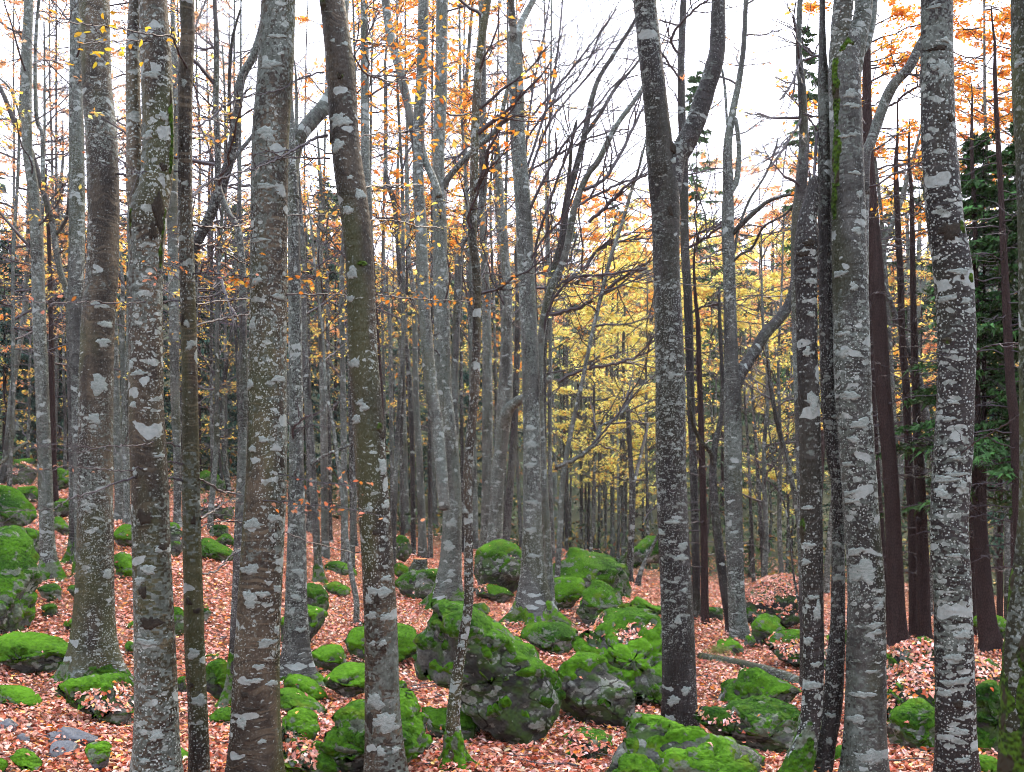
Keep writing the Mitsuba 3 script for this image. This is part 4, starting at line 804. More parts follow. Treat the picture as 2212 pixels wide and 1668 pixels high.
tree('P1', 'thick mossy-grey trunk with a heavy elbow limb, mid distance left of the centre trunk', 'bark_pale', 24,
     [(1072,300,12),(1080,420,18),(1090,550,20),(1096,650,22),(1094,760,26),(1090,880,34),(1083,959,30),(1075,1034,30),(1070,1134,31),(1066,1188,34)],
     limbs=[([(1088,930,26),(1092,900,28),(1102,880,24),(1120,866,21),(1150,850,17),(1190,815,12)], {}), [(1090,720,9),(1120,690,8),(1170,660,6),(1230,640,4)]], grows=[ux(8, 3, (700,250), palette=GO, nleaf=600, lsize=.085)])
tree('P2', 'grey trunk left beside the elbow-limbed one in the middle distance', 'bark_pale', 25, [(1040,420,13),(1046,560,16),(1050,650,19),(1053,834,22),(1053,984,24),(1050,1134,23),(1046,1186,24)], grows=[ux(8, 3, (650,380), palette=GO, nleaf=500, lsize=.085)])
tree('P3', 'dark leaning trunk far behind the centre trunk', 'bark_limb', 30, [(1118,700,12),(1112,900,15),(1098,1100,17),(1092,1180,18)], grows=[ux(6, 3, (950,650), palette=YE, nleaf=400, lsize=.1)])
tree('O', 'straight banded centre trunk with a broad mossy foot and a forked top', 'bark_grey', None,
     [(1112,75,33),(1113,110,31),(1119,300,33),(1131,450,35),(1135,550,37),(1140,650,37),(1147,834,38),(1150,984,39),(1150,1134,42),(1151,1234,50),(1153,1300,60),(1155,1348,66)], moss=0.22, flare=1.0,
     limbs=[([(1112,110,20),(1108,60,17),(1104,0,15),(1102,-120,11)], {}), ([(1114,110,18),(1122,60,15),(1136,30,14),(1152,0,12),(1175,-80,9)], {})],
     patches=[(1148,960,16,7),(1146,1005,14,6),(1150,1085,15,5),(1148,1145,14,8),(1146,925,14,6),(1152,1200,14,5)],
     twigs=[([(1133,420,6),(1160,330,6),(1190,260,5),(1230,210,4.6),(1290,140,4),(1340,60,3)], {'L': .5}), ([(1138,470,7),(1168,400,7),(1206,330,6),(1270,250,5),(1340,170,4),(1380,120,3)], {'L': .5}), ([(1134,380,6),(1165,280,6),(1190,200,5),(1206,100,4.6),(1215,0,4)], {'L': .5}), ([(1136,330,5),(1150,200,5),(1175,75,4),(1190,-20,3)], {'L': .5}), ([(1140,580,5),(1170,520,5),(1216,470,5),(1246,400,4.5),(1260,330,3)], {'L': .5})])
tree('O2', 'pale thin stem leaning to the upper right, springing from behind the centre trunk', 'bark_pale', 16,
     [(1181,650,15),(1165,800,17),(1172,1000,17),(1184,1200,18),(1190,1340,20)], limbs=[([(1168,740,15),(1181,650,15),(1221,550,15),(1241,450,14),(1271,375,13),(1291,350,13),(1316,300,12),(1336,265,11),(1379,205,9),(1420,130,6)], {})],
     twigs=[([(1261,410,9),(1306,385,8),(1336,340,7),(1366,280,6),(1390,230,4)], {'L': .7}), ([(1271,480,8),(1316,440,8),(1356,400,6),(1396,380,4)], {'L': .7}), ([(1241,450,6),(1300,415,6),(1356,390,5),(1398,377,4)], {'L': .7}), ([(1175,720,6),(1200,640,6),(1245,600,5),(1306,593,5),(1391,580,3.5)], {'L': .6}), ([(1200,1010,11),(1256,984,10),(1291,949,9),(1296,924,8),(1331,904,7),(1356,874,6),(1368,834,4)], {'L': .6, 'bark': 'bark_pale'})])
tree('O3', 'dark stem sweeping to the upper right, mid distance right of the centre trunk', 'bark_limb', 20,
     [(1213,525,15),(1185,640,16),(1172,800,17),(1172,1000,18),(1176,1190,20)], limbs=[([(1200,570,15),(1213,525,16),(1226,425,15),(1241,375,14),(1261,300,13),(1276,225,12),(1291,175,10),(1321,125,9),(1371,45,7),(1400,-20,5)], {}), [(1226,430,9),(1230,380,9),(1236,300,7),(1246,260,5)], [(1266,290,9),(1300,240,9),(1330,190,8),(1365,150,6),(1410,90,4)]],
     twigs=[([(1141,625,7),(1231,615,7),(1306,595,6),(1391,580,4)], {'L': .8}), ([(1186,680,10),(1246,665,9),(1306,630,8),(1336,605,7),(1396,580,5)], {'L': .8}), ([(1216,610,8),(1266,575,8),(1291,540,7),(1326,525,6),(1406,515,4)], {'L': .8, 'leaves': 90, 'palette': OR, 'size': .09, 'spread': .25}),
            ([(1206,825,8),(1256,800,8),(1331,785,7),(1376,770,6),(1416,750,4)], {'L': .8}), ([(1170,720,5),(1190,640,5),(1230,560,4),(1246,500,3)], {'L': .8}), ([(1160,690,6),(1156,560,6),(1200,400,6),(1240,290,5),(1246,270,3)], {'L': 1.0}), ([(1140,370,5),(1206,335,5),(1256,305,4.5),(1356,280,3)], {'L': 1.0}), ([(1139,300,5),(1180,240,5),(1240,180,4),(1300,60,3)], {'L': 1.0}), ([(1150,250,5),(1206,185,5),(1281,90,4),(1330,20,3)], {'L': 1.0})],
     grows=[{'v': (900, 560), 'n': 12, 'L': 4.0, 'rb': .012, 'azim': (-.5, .6), 'elev': (.3, .8), 'palette': YE, 'nleaf': 500, 'lsize': .09}])
tree('O4', 'pale wand-thin stem leaning right in front of the yellow foliage', 'bark_pale', 18,
     [(1363,415,8),(1346,475,8),(1321,550,9),(1296,650,9),(1275,740,9),(1256,834,10),(1230,950,11),(1215,1050,12),(1208,1180,13)], grows=[ux(6, 1.5, (800,450), palette=YE, nleaf=180)])
tree('Q', 'dark wet trunk dividing into a wide two-armed fork, right of centre', 'bark_black', None,
     [(1431,350,66),(1432,380,66),(1437,450,62),(1438,550,58),(1443,700,60),(1448,834,64),(1450,984,66),(1455,1134,67),(1462,1284,69),(1467,1434,71),(1468,1534,72),(1468,1590,74)], flare=.25,
     limbs=[([(1436,480,52),(1431,400,58),(1426,340,58),(1419,250,53),(1408,150,51),(1397,50,49),(1393,0,48),(1388,-150,42)], {'d1': 9.2}), ([(1440,460,44),(1448,400,50),(1457,350,47),(1475,320,45),(1500,270,43),(1523,200,40),(1540,150,37),(1550,100,34),(1552,0,30),(1550,-150,25)], {'d1': 9.4})],
     patches=[(1463,345,15,8),(1464,970,10,3),(1454,1128,18,5),(1474,1180,12,10),(1470,1205,16,8),(1428,1150,10,7),(1450,1640,10,8),(1465,810,12,4),(1464,1340,10,8),(1448,1560,16,14),(1480,1490,12,10),(1455,1512,14,12),(1408,67,9,4),(1410,95,9,4),(1477,1275,8,6)],
     scars=[(1452,320,14,10),(1447,455,6,12)],
     twigs=[([(1425,1090,3),(1400,1110,3),(1390,1130,2)], {'side': 3})])
tree('Q2', 'slim dark trunk rising close behind the dark forked tree', 'bark_limb', None,
     [(1476,0,14),(1473,75,15),(1471,150,16),(1473,250,17),(1478,375,19),(1479,500,19),(1486,650,19),(1491,834,17),(1497,1000,17),(1505,1340,19)],
     twigs=[([(1488,535,6),(1530,510,6),(1556,490,5),(1600,470,3)], {'L': .8}), ([(1490,510,5),(1520,500,5),(1560,485,4)], {'L': .7}), ([(1495,675,5),(1530,660,5),(1560,655,4)], {'L': .7}), ([(1490,580,4),(1516,560,4),(1560,540,3)], {'L': .7}), ([(1473,120,6),(1450,90,6),(1490,30,5),(1530,0,4)], {'L': .8}), ([(1475,180,5),(1440,130,5),(1415,90,4)], {'L': .6})], grows=[ux(7, 2, (400,-50), palette=RU, nleaf=90)])
tree('Q3', 'reddish spruce trunk just right of the dark forked tree', 'bark_spruce', None, [(1508,700,10),(1512,850,12),(1516,984,14),(1523,1349,17)], kind='spruce_tree', cat='spruce', ext=0)
tree('R', 'slim forked trunk with a strong limb reaching right, right of the dark forked tree', 'bark_grey', None,
     [(1611,0,10),(1606,100,11),(1596,175,13),(1581,250,16),(1571,325,19),(1573,400,23),(1573,500,27),(1576,600,27),(1578,700,29),(1581,800,33),(1583,834,37),(1583,1034,39),(1586,1184,38),(1593,1334,36),(1598,1388,38)], moss=0.06, flare=.4,
     limbs=[([(1588,840,26),(1596,812,29),(1610,790,27),(1628,764,25),(1652,722,25),(1680,692,24),(1703,660,23),(1715,625,22),(1721,580,21),(1730,500,18),(1745,420,14)], {'bark': 'bark_limb'}), ([(1579,560,6),(1586,545,7),(1592,510,6),(1620,430,6),(1640,400,5),(1659,367,5),(1680,300,4)], {'bark': 'bark_limb'}), ([(1580,572,6),(1600,550,6),(1620,540,6),(1650,490,5),(1700,460,5),(1720,430,4)], {'bark': 'bark_limb'}), ([(1580,510,9),(1606,480,12),(1640,450,10),(1659,435,9),(1715,420,7)], {}), [(1574,420,13),(1592,385,13),(1596,330,11),(1588,255,10)], ([(1570,270,6),(1566,190,6),(1560,150,5)], {})],
     patches=[(1586,1150,10,4),(1580,1010,9,4)], grows=[ux(6, 1.6, (300,-50), palette=RU, nleaf=60, lsize=.06)])
tree('R2', 'thin dark companion stem at the left foot of the slim forked trunk', 'bark_limb', 16.2,
     [(1553,620,6),(1555,700,8),(1561,834,9),(1558,899,11),(1545,960,14),(1540,1024,17),(1548,1134,19),(1563,1259,21),(1582,1370,25)], limbs=[[(1541,1010,11),(1536,980,11),(1511,949,9),(1496,909,8),(1490,860,6)]], kind='beech_sapling', cat='young beech')
tree('S3', 'grey stem whose top splits against the sky behind the burled trunk', 'bark_stem', 11,
     [(1727,0,11),(1724,100,13),(1732,200,18),(1736,300,20),(1731,400,26),(1724,475,26),(1722,560,26),(1728,800,27),(1735,1000,28),(1738,1200,29)],
     twigs=[([(1735,130,6),(1760,120,5),(1735,95,4),(1715,40,4)], {'L': .5}), ([(1730,115,5),(1715,170,5),(1685,215,4)], {'L': .4}), ([(1735,250,5),(1700,310,6),(1665,360,4)], {'L': .4})], grows=[ux(6, 1.2, (500,100), palette=GO, nleaf=100, lsize=.055)])
tree('S', 'spotted trunk with a bulging burl at mid height and a left-curving foot', 'bark_dark', 7.2,
     [(1757,385,22),(1752,430,32),(1742,480,42),(1742,520,50),(1740,560,49),(1742,650,45),(1743,750,43),(1747,834,44),(1753,1034,47),(1756,1234,46),(1759,1434,45),(1755,1534,46),(1747,1584,48),(1731,1634,56),(1722,1668,60),(1708,1720,74)], flare=.3, ext=0,
     patches=[(1757,870,14,24),(1745,1097,14,5),(1748,1177,14,6),(1741,1215,10,8),(1765,1320,9,22),(1756,1480,22,9),(1745,1385,13,8),(1762,1435,12,8),(1756,1290,14,5),(1742,760,8,12),(1750,680,9,6)],
     moss=.42, mossy=[(1735,1150,8,30)], scars=[(1748,525,14,9),(1735,548,12,8)], twigs=[([(1752,440,8),(1757,395,7),(1762,330,6),(1766,285,4)], {'side': 4})])
tree('S2', 'dark thinner trunk curving just right of the burled trunk', 'bark_black', 7.35,
     [(1776,0,12),(1776,100,16),(1779,200,26),(1780,300,28),(1780,400,30),(1781,500,30),(1783,650,32),(1788,834,33),(1799,984,30),(1810,1059,28),(1811,1184,28),(1811,1334,31),(1806,1434,38),(1799,1534,42),(1784,1609,46),(1774,1668,48)], flare=.3,
     patches=[(1809,1175,10,5),(1812,1248,12,10),(1802,900,7,5),(1795,1545,10,7),(1810,1385,8,4),(1790,1600,9,8)], twigs=[([(1778,120,5),(1766,122,5),(1740,108,4),(1712,70,3)], {'L': .3, 'side': 4}), ([(1781,250,4),(1765,252,4),(1735,245,3)], {'side': 3})])
tree('T', 'thick lichen-blotched trunk forking at the top, right of the burled trunk', 'bark_grey', 7.2,
     [(1828,70,60),(1827,100,66),(1825,150,68),(1829,300,70),(1833,500,72),(1836,650,74),(1840,834,77),(1850,984,74),(1860,1134,74),(1870,1284,78),(1870,1434,82),(1869,1584,85),(1868,1668,88)], flare=.25,
     limbs=[([(1824,170,50),(1816,110,44),(1816,80,42),(1822,0,41),(1826,-150,35)], {'d1': 7.1}), ([(1833,170,50),(1846,110,46),(1853,75,43),(1864,30,39),(1866,0,38),(1866,-150,32)], {'d1': 7.3}), ([(1856,160,10),(1860,125,12),(1876,90,14),(1886,30,16),(1890,-60,14)], {'d1': 7.6})],
     patches=[(1838,855,20,9),(1858,915,24,12),(1843,950,13,7),(1832,1003,13,6),(1834,1066,14,7),(1838,1082,15,6),(1847,1192,20,10),(1862,1236,32,28),(1890,1350,16,8),(1893,1365,12,7),(1865,1500,26,8),(1852,1555,18,10),(1880,1632,28,18),(1815,590,16,8),(1842,292,9,6),(1822,295,12,5),(1842,230,22,6),(1836,205,18,10),(1842,620,8,12),(1822,762,11,12),(1820,720,8,6),(1898,1310,10,10),(1880,1450,14,5),(1850,500,12,10),(1845,375,15,5),(1856,420,8,10)],
     scars=[(1813,78,16,8)], mossy=[(1806,180,10,90),(1808,330,9,70),(1812,95,15,16),(1806,430,6,40)])
tree('V', 'crooked limb-like beech stem arching right behind the thick lichen-blotched trunk', 'bark_stem', 11.5,
     [(1869,340,22),(1866,500,23),(1862,800,24),(1866,1200,26)], limbs=[([(1867,420,22),(1869,340,22),(1884,300,22),(1904,240,23),(1929,185,23),(1964,145,22),(1989,95,20),(2015,50,17),(2040,0,14)], {})],
     twigs=[([(1905,235,6),(1930,225,5),(1960,200,5),(2000,180,3)], {'L': .6}), ([(1925,190,6),(1960,160,5),(2000,172,4)], {'L': .6})], grows=[ux(9, 1.6, (500,260), palette=OR, nleaf=260, lsize=.055)])
tree('V2', 'pale crooked stem among the dead spruces at the right', 'bark_pale', 20, [(1975,330,7),(1969,350,8),(1949,425,12),(1929,480,14),(1909,530,14),(1902,600,14),(1900,800,14),(1896,1100,15)], grows=[ux(6, 2, (700,400), palette=GO, nleaf=220, lsize=.07)])
tree('Z', 'tall spotted trunk with a swollen dark bend, the last big one before the right edge', 'bark_dark', 7.0,
     [(2022,0,66),(2023,100,67),(2025,200,69),(2028,300,73),(2036,400,76),(2043,475,77),(2056,550,80),(2064,625,80),(2070,750,80),(2068,834,79),(2061,984,81),(2052,1134,80),(2058,1284,80),(2061,1434,81),(2064,1584,82),(2066,1668,84)], flare=.3,
     patches=[(2070,588,20,9),(2046,645,14,8),(2085,650,14,8),(2040,1035,28,9),(2064,1025,24,6),(2036,1066,13,10),(2078,1050,13,10),(2060,1200,20,5),(2078,1370,18,12),(2060,1420,20,9),(2075,1470,18,10),(2050,1475,14,7),(2070,1580,22,9),(2036,150,16,22),(2020,15,12,6),(2040,88,10,7),(2018,145,10,8),(2052,905,12,6),(2060,870,12,4),(2045,1500,10,8),(2085,1520,10,10),(2075,1640,14,8),(2066,990,16,5)],
     mossy=[(2080,490,6,14),(2098,600,4,10),(2050,735,14,8)], scars=[(2025,105,20,6),(2050,500,24,20),(2052,255,10,9),(2075,600,5,6),(2066,1520,12,7)], twigs=[([(2058,1005,3)] + [(2100,960,3),(2150,930,3),(2190,905,2.4),(2230,870,2)], {'dd': -.8, 'side': 5}), ([(2060,770,3),(2030,765,3),(2000,760,2)], {'dd': -.6, 'side': 5}), ([(2100,770,3),(2150,745,3),(2190,750,2),(2230,740,2)], {'dd': -.6, 'side': 6})])
tree('AB', 'mossy trunk cut off by the right edge of the picture', 'bark_mossy', 5.3,
     [(2219,0,70),(2224,200,70),(2233,350,70),(2240,500,72),(2247,834,76),(2248,1084,80),(2240,1234,90),(2232,1334,98),(2226,1434,104),(2223,1668,112)], moss=1.2, flare=.3, patches=[(2200,135,14,8),(2204,390,5,16)])
# spruces on the right
def dead_branches(tag, v0, v1, n, L, seed, droop=.15):
    key, tr = TR[tag]
    r = np.random.default_rng(seed)
    grow(key, axis_of(tr), zv(v0, tr.d), zv(v1, tr.d), n, L, r, elev=(-.1, .25), nleaf=0, rb=.012, subs=5, sub2=0, droop=droop, curve=-.1, top_short=0.2)
tree('W', 'reddish-brown spruce trunk, the thickest of the spruces at the right', 'bark_spruce', None, [(1869,0,14),(1872,125,17),(1874,250,20),(1877,350,24),(1887,500,29),(1897,650,31),(1907,834,31),(1924,1034,32),(1932,1184,34),(1938,1334,37),(1940,1400,40)], kind='spruce_tree', cat='spruce')
tree('X', 'thin dead spruce with many bare level branches beside the reddish-brown spruce', 'bark_spruce', 17, [(1939,285,5),(1936,350,9),(1939,450,12),(1946,600,14),(1950,750,15),(1957,834,16),(1962,984,17),(1969,1134,18),(1974,1334,20),(1976,1385,22)], kind='spruce_tree', cat='spruce')
tree('Y', 'dark straight spruce trunk left of the tall spotted trunk', 'bark_spruce', 16.5, [(1968,400,8),(1975,700,14),(1980,900,18),(1986,1034,22),(1992,1184,25),(1997,1388,28)], kind='spruce_tree', cat='spruce')
tree('Y2', 'dark spruce trunk close against the thick lichen-blotched trunk', 'bark_spruce', 18, [(1876,600,10),(1884,800,13),(1891,984,16),(1904,1184,18),(1914,1384,20)], kind='spruce_tree', cat='spruce')
tree('AA', 'nearly black spruce trunk with a flared foot right of the tall spotted trunk', 'bark_spruce', None, [(2098,300,7),(2105,500,10),(2108,700,14),(2111,909,19),(2114,1034,25),(2121,1184,31),(2131,1334,38),(2141,1414,46)], kind='spruce_tree', cat='spruce')
tree('AA2', 'thin spruce trunk touching the right side of the tall spotted trunk', 'bark_spruce', 18, [(2096,800,8),(2100,1084,11),(2103,1390,14)], kind='spruce_tree', cat='spruce')
tree('AC1', 'spruce trunk nearest the right edge, passing behind the mossy edge trunk', 'bark_spruce', 14, [(2150,150,8),(2160,400,12),(2175,700,18),(2183,834,20),(2194,934,23),(2201,1084,25),(2207,1250,27)], kind='spruce_tree', cat='spruce')
tree('AC2', 'slim spruce trunk left of the one nearest the right edge', 'bark_spruce', 22, [(2160,640,7),(2169,934,9),(2179,1084,12),(2187,1290,14)], kind='spruce_tree', cat='spruce')
tree('A3', 'brown spruce trunk just right behind the pale tree on the left', 'bark_spruce', None, [(104,500,8),(110,700,10),(113,850,12),(116,985,13),(118,1086,14)], kind='spruce_tree', cat='spruce')
for tag, v0, v1, n, L in (('W', 1100, 0, 34, 1.1), ('X', 1250, 300, 70, 1.0), ('Y', 1250, 420, 44, 1.1), ('Y2', 1250, 640, 24, 1.0), ('AA', 1250, 320, 44, 1.2), ('AA2', 1250, 820, 16, .9), ('AC1', 1150, 150, 44, 1.2), ('AC2', 1200, 640, 34, 1.5), ('Q3', 1280, 720, 26, 1.2), ('A3', 1000, 520, 18, 1.0)):
    dead_branches(tag, v0, v1, n, L, len(tag) * 31 + n)
# ------------------------------------------------------------------ thin trunks of the middle distance
MID = [
 ('thin trunk leaning into the left edge above the grey boulder', 'bark_grey', None, [(62,480,9),(55,650,12),(28,834,13),(12,1000,14),(5,1046,15)], RU),
 ('straight thin grey trunk far back near the left edge', 'bark_grey', None, [(38,560,7),(36,700,8),(36,962,10)], GO),
 ('pale straight trunk behind the gap right of the big flared trunk', 'bark_pale', None, [(245,560,14),(247,700,15),(250,834,17),(255,1000,19),(258,1124,20)], GO),
 ('dull grey trunk beside the pale one right of the big flared trunk', 'bark_grey', None, [(264,700,12),(270,900,14),(274,1132,16)], GO),
 ('thin dark trunk in the distance right of the knobby sapling, left one', 'bark_dark', None, [(470,560,7),(463,834,9),(460,1012,10)], GO),
 ('thin dark crooked trunk in the distance left of the wavy slim trunk', 'bark_dark', None, [(508,640,7),(480,900,10),(487,1000,11),(492,1063,13)], GO),
 ('dark trunk behind the thin mossy-footed tree right of the bent trunk', 'bark_dark', None, [(664,640,9),(666,834,11),(668,1152,13)], GO),
 ('narrow blackish trunk right of the pale far trunk', 'bark_dark', None, [(706,560,7),(709,834,9),(713,1172,11)], RU),
 ('pale trunk far behind the wand-thin wavy sapling', 'bark_pale', None, [(738,600,11),(741,834,13),(745,1222,16)], GO),
 ('dark trunk close left behind the leaning spotted trunk', 'bark_dark', 28, [(752,560,11),(758,834,13),(763,1138,15)], GO),
 ('trunk rising to the top edge right of the leaning spotted trunk', 'bark_grey', 20, [(786,0,15),(788,150,18),(789,320,19),(795,450,19),(800,700,20),(806,1000,22)], OR),
 ('thin stem between the leaning spotted trunk and the twin pair, farthest left', 'bark_grey', None, [(842,700,8),(845,900,9),(848,1152,11)], GO),
 ('grey trunk with a mossy foot between the leaning spotted trunk and the twin pair', 'bark_grey', None, [(864,520,13),(868,834,17),(872,1000,19),(874,1155,22)], OR),
 ('wavy dark stem left of the twin pair', 'bark_dark', None, [(833,190,8),(833,375,9),(853,450,10),(863,575,11),(873,700,12),(885,834,12),(891,1000,11),(893,1200,11)], OR),
 ('pale stem rising behind the mossy stump', 'bark_pale', None, [(878,325,8),(883,550,10),(895,650,11),(898,834,13),(906,1000,16),(913,1204,19)], OR),
 ('grey trunk right behind the foot of the twin pair', 'bark_grey', None, [(930,700,11),(934,900,14),(938,1143,16)], GO),
 ('thin trunk far behind the slender curving sapling', 'bark_grey', None, [(1018,40,7),(1005,250,9),(1010,500,11),(1020,834,13),(1026,1190,16)], OR),
 ('dark forked little tree against the yellow foliage left of the dark forked trunk', 'bark_dark', None, [(1356,880,10),(1362,1000,11),(1366,1060,14),(1363,1180,14),(1359,1260,16)], YE),
 ('thin dark stem leaning right near the dark forked trunk', 'bark_dark', None, [(1420,1160,7),(1405,1188,9),(1378,1266,11)], None),
 ('thin stem on top of the leaf-topped ledge, left one', 'bark_dark', None, [(1612,900,5),(1620,1060,6),(1628,1284,8)], GO),
 ('thin stem on top of the leaf-topped ledge, right one', 'bark_dark', None, [(1622,800,6),(1636,1000,8),(1649,1292,10)], GO),
 ('dark thin trunk leaning behind the burled trunk', 'bark_dark', 20, [(1660,800,9),(1679,909,11),(1704,1009,12),(1724,1109,13),(1735,1250,14)], GO),
 ('whip-thin sapling bending down beside the burled trunk', 'bark_dark', 17, [(1655,880,3),(1674,1009,4),(1704,1134,4),(1714,1234,4.4),(1731,1334,5)], None),
 ('dark trunk slanting into the left side of the tall spotted trunk', 'bark_dark', 19, [(1940,700,13),(1970,780,16),(1988,834,17),(2000,900,18),(2018,985,18),(2035,1150,19)], GO),
]
for i, (lab, bk, d, pts, pal) in enumerate(MID):
    hh = (pts[0][1], pts[0][1] - 130)
    g = [] if pal is None else [ux(7, 2.2, (min(pts[0][1] + 260, 900), pts[0][1] - 20), palette=pal, nleaf=260, lsize=.085)]
    tree(f'mid{i}', lab, bk, d, pts, grows=g, limbs=[[(1366,1055,9),(1385,980,8),(1400,915,6)]] if 'forked little' in lab else ())

# the group of dark trunks far behind the big pale boulder
for i, (u, v, w, t) in enumerate([(1213,1194,6,800),(1224,1204,8,760),(1232,1200,5,820),(1256,1194,9,780),(1265,1190,6,850),(1272,1189,8,700),(1282,1185,10,760),(1294,1190,7,800),(1308,1196,5,820),(1323,1204,10,700),(1346,1209,10,720),(1352,1200,6,800)]):
    tree(f'grp{i}', 'thin dark trunk in the far row behind the pale boulder, ' + ['first','second','third','fourth','fifth','sixth','seventh','eighth','ninth','tenth','eleventh','last'][i] + ' from left', 'bark_dark', None, [(u + 3 * (i % 3) - 2, t, w * .6), (u, v, w)], group='dark trunks behind the pale boulder', flare=.2, ext=0)
tree('birch', 'thin whitish trunk among the dark row far behind the pale grey and green boulder', 'lichen', None, [(1333,900,4),(1336,1206,6)], flare=.1, ext=0)

# ------------------------------------------------------------------ leafy trees of the background
def crown_tree(kind, label, cat, group, u, d, w, v0, v1, tbark='bark_grey', lean=0, **g):
    global tree_no
    tree_no += 1
    key = thing(kind, label, cat, group)
    r = np.random.default_rng(5000 + tree_no)
    x = (u - UC) / F * d
    zb = float(height(x, d)); zt = zv(v1, d) + 0.5
    k = np.linspace(0, 1, 6)
    du = np.cumsum(r.normal(size=6)) * 6 * 30 / d + lean * k
    du -= du[0]
    pts = [(u + a, VH - (zb + (zt - zb) * q) * F / d, w * (1 - 0.75 * q)) for a, q in zip(du, k)][::-1]
    tr = Trunk(pts, d, tree_no, .3, 0, 7)
    m, uv = tr.mesh()
    part(key, 'trunk', m, tbark, True, uv=uv)
    n, L = g.pop('n'), g.pop('L')
    grow(key, axis_of(tr), zv(v0, d), zt - 0.1, n, L, r, **g)
    return key

def leafy(label, group, spots, pal, n=24, L=3.0, nleaf=2400, lsize=.1, **k):
    order = sorted(range(len(spots)), key=lambda q: spots[q][0])
    place = ['leftmost', 'second from the left', 'third from the left', 'fourth from the left', 'fifth from the left', 'sixth from the left', 'seventh from the left']
    place[len(spots) - 1] = 'rightmost'
    for q, (u, d, v0, v1) in enumerate(spots):
        lab = f'{label}, {place[order.index(q)]}'
        kk = dict(elev=(0.0, 0.55), subs=7, sub2=2, keep=.6, rb=.035, curve=.15, flat=.15, thin=1.2, bark='twig_bark') | k
        crown_tree('beech_tree', lab, 'beech tree', group, u, d, 10 * 30 / d, v0, v1, tbark='bark_dark' if d > 27 else 'bark_grey', palette=pal, n=n, L=L, nleaf=nleaf, lsize=lsize, **{a: b for a, b in kk.items() if a != 'tbark'})

leafy('bright yellow beech between centre trunk and dark forked tree', 'bright yellow beeches', [(1215,42,1010,640),(1275,36,1060,620),(1335,40,1080,560),(1400,37,1040,560),(1440,44,1020,640),(1310,46,1120,900),(1390,47,1120,860)], YE, n=26, nleaf=7000, lsize=.105, subs=6, keep=1.0, L=3.2)
leafy('orange beech above the yellow ones against the sky', 'orange beeches above the yellow', [(1230,50,760,400),(1300,52,720,400),(1375,54,720,430),(1430,50,740,470)], OR, n=24, L=3.4, nleaf=4000, lsize=.12)
leafy('yellow beech behind the slim forked trunk', 'yellow beeches behind the slim forked trunk', [(1520,36,800,560),(1620,38,790,560),(1700,40,1100,640),(1660,46,1120,800)], YE, n=20, L=2.8, nleaf=4000, lsize=.12)
leafy('pinkish orange beech high behind slim forked trunk', 'pinkish orange beeches at the right centre', [(1545,52,720,360),(1640,50,760,370),(1710,48,780,420)], RU, n=22, L=3.6, nleaf=3200, lsize=.13)
leafy('russet and pink beech filling the upper left corner', 'russet beeches in the upper left', [(20,26,760,-60),(110,30,800,-60),(210,28,640,-80),(290,32,620,-60)], RU, n=28, L=2.9, nleaf=7000, lsize=.062)
leafy('golden beech with loose leaves between the left trunks', 'golden beeches on the left', [(60,38,980,480),(140,36,1000,500),(300,40,1000,450),(390,36,960,420),(480,38,980,430),(540,42,1000,520)], GO, n=20, L=3.0, nleaf=1300, lsize=.09)
leafy('beech with small peach leaves upper left of thickest trunk', 'sparse beeches left of the thickest trunk', [(400,29,640,-60),(460,30,640,-60),(525,28,600,-60)], RU, n=28, L=2.6, nleaf=3500, lsize=.062)
leafy('orange beech between leaning spotted trunk and twin pair', 'orange beeches in the upper middle', [(700,34,560,-60),(800,30,560,-80),(870,32,620,-80),(930,28,520,-80),(1000,32,560,-80),(1070,34,640,-40)], OR, n=28, L=2.7, nleaf=3600, lsize=.085)
leafy('yellowish beech low between the left and centre trunks', 'yellowish beeches in the middle', [(700,42,1000,480),(790,44,960,460),(850,40,960,500),(940,44,980,520),(1020,42,1000,500),(1090,40,980,560)], GO, n=20, L=3.0, nleaf=1500, lsize=.095)
leafy('orange beech behind the tall spotted trunk', 'orange beeches at the upper right', [(1925,20,520,-40),(2105,20,430,-60),(2175,21,440,-60),(2235,20,420,-60)], OR, n=26, L=2.2, nleaf=5000, lsize=.085, rb=.02)
leafy('golden beech behind the dead spruces at the right', 'golden beeches at the right', [(1925,27,1000,480),(2010,28,900,380),(2160,30,1000,500),(1850,30,1000,560)], GO, n=22, L=2.4, nleaf=2400, lsize=.1)

leafy('leafless fine-twigged beech among the left trunks', 'leafless beeches on the left', [(90,22,820,100),(275,21,800,200),(455,22,860,150),(530,24,800,0),(600,26,900,100)], GO, n=26, L=2.6, nleaf=120, lsize=.08, subs=9, elev=(.1, 1.0), rb=.022, thin=1.0, curve=.1)
leafy('leafless fine-twigged beech in the upper middle', 'leafless beeches in the upper middle', [(760,22,760,-40),(850,24,700,-60),(1010,22,760,-60),(1080,26,800,-40),(1195,27,760,-40)], OR, n=26, L=2.8, nleaf=160, lsize=.08, subs=9, elev=(.2, 1.1), rb=.022, thin=1.0, curve=.1)
leafy('leafless beech in the gap right of the slim forked trunk', 'leafless beeches at the right centre', [(1650,21,1120,560),(1690,25,1100,500)], GO, n=24, L=2.0, nleaf=160, lsize=.07, subs=8, elev=(.1, 1.0), rb=.018)

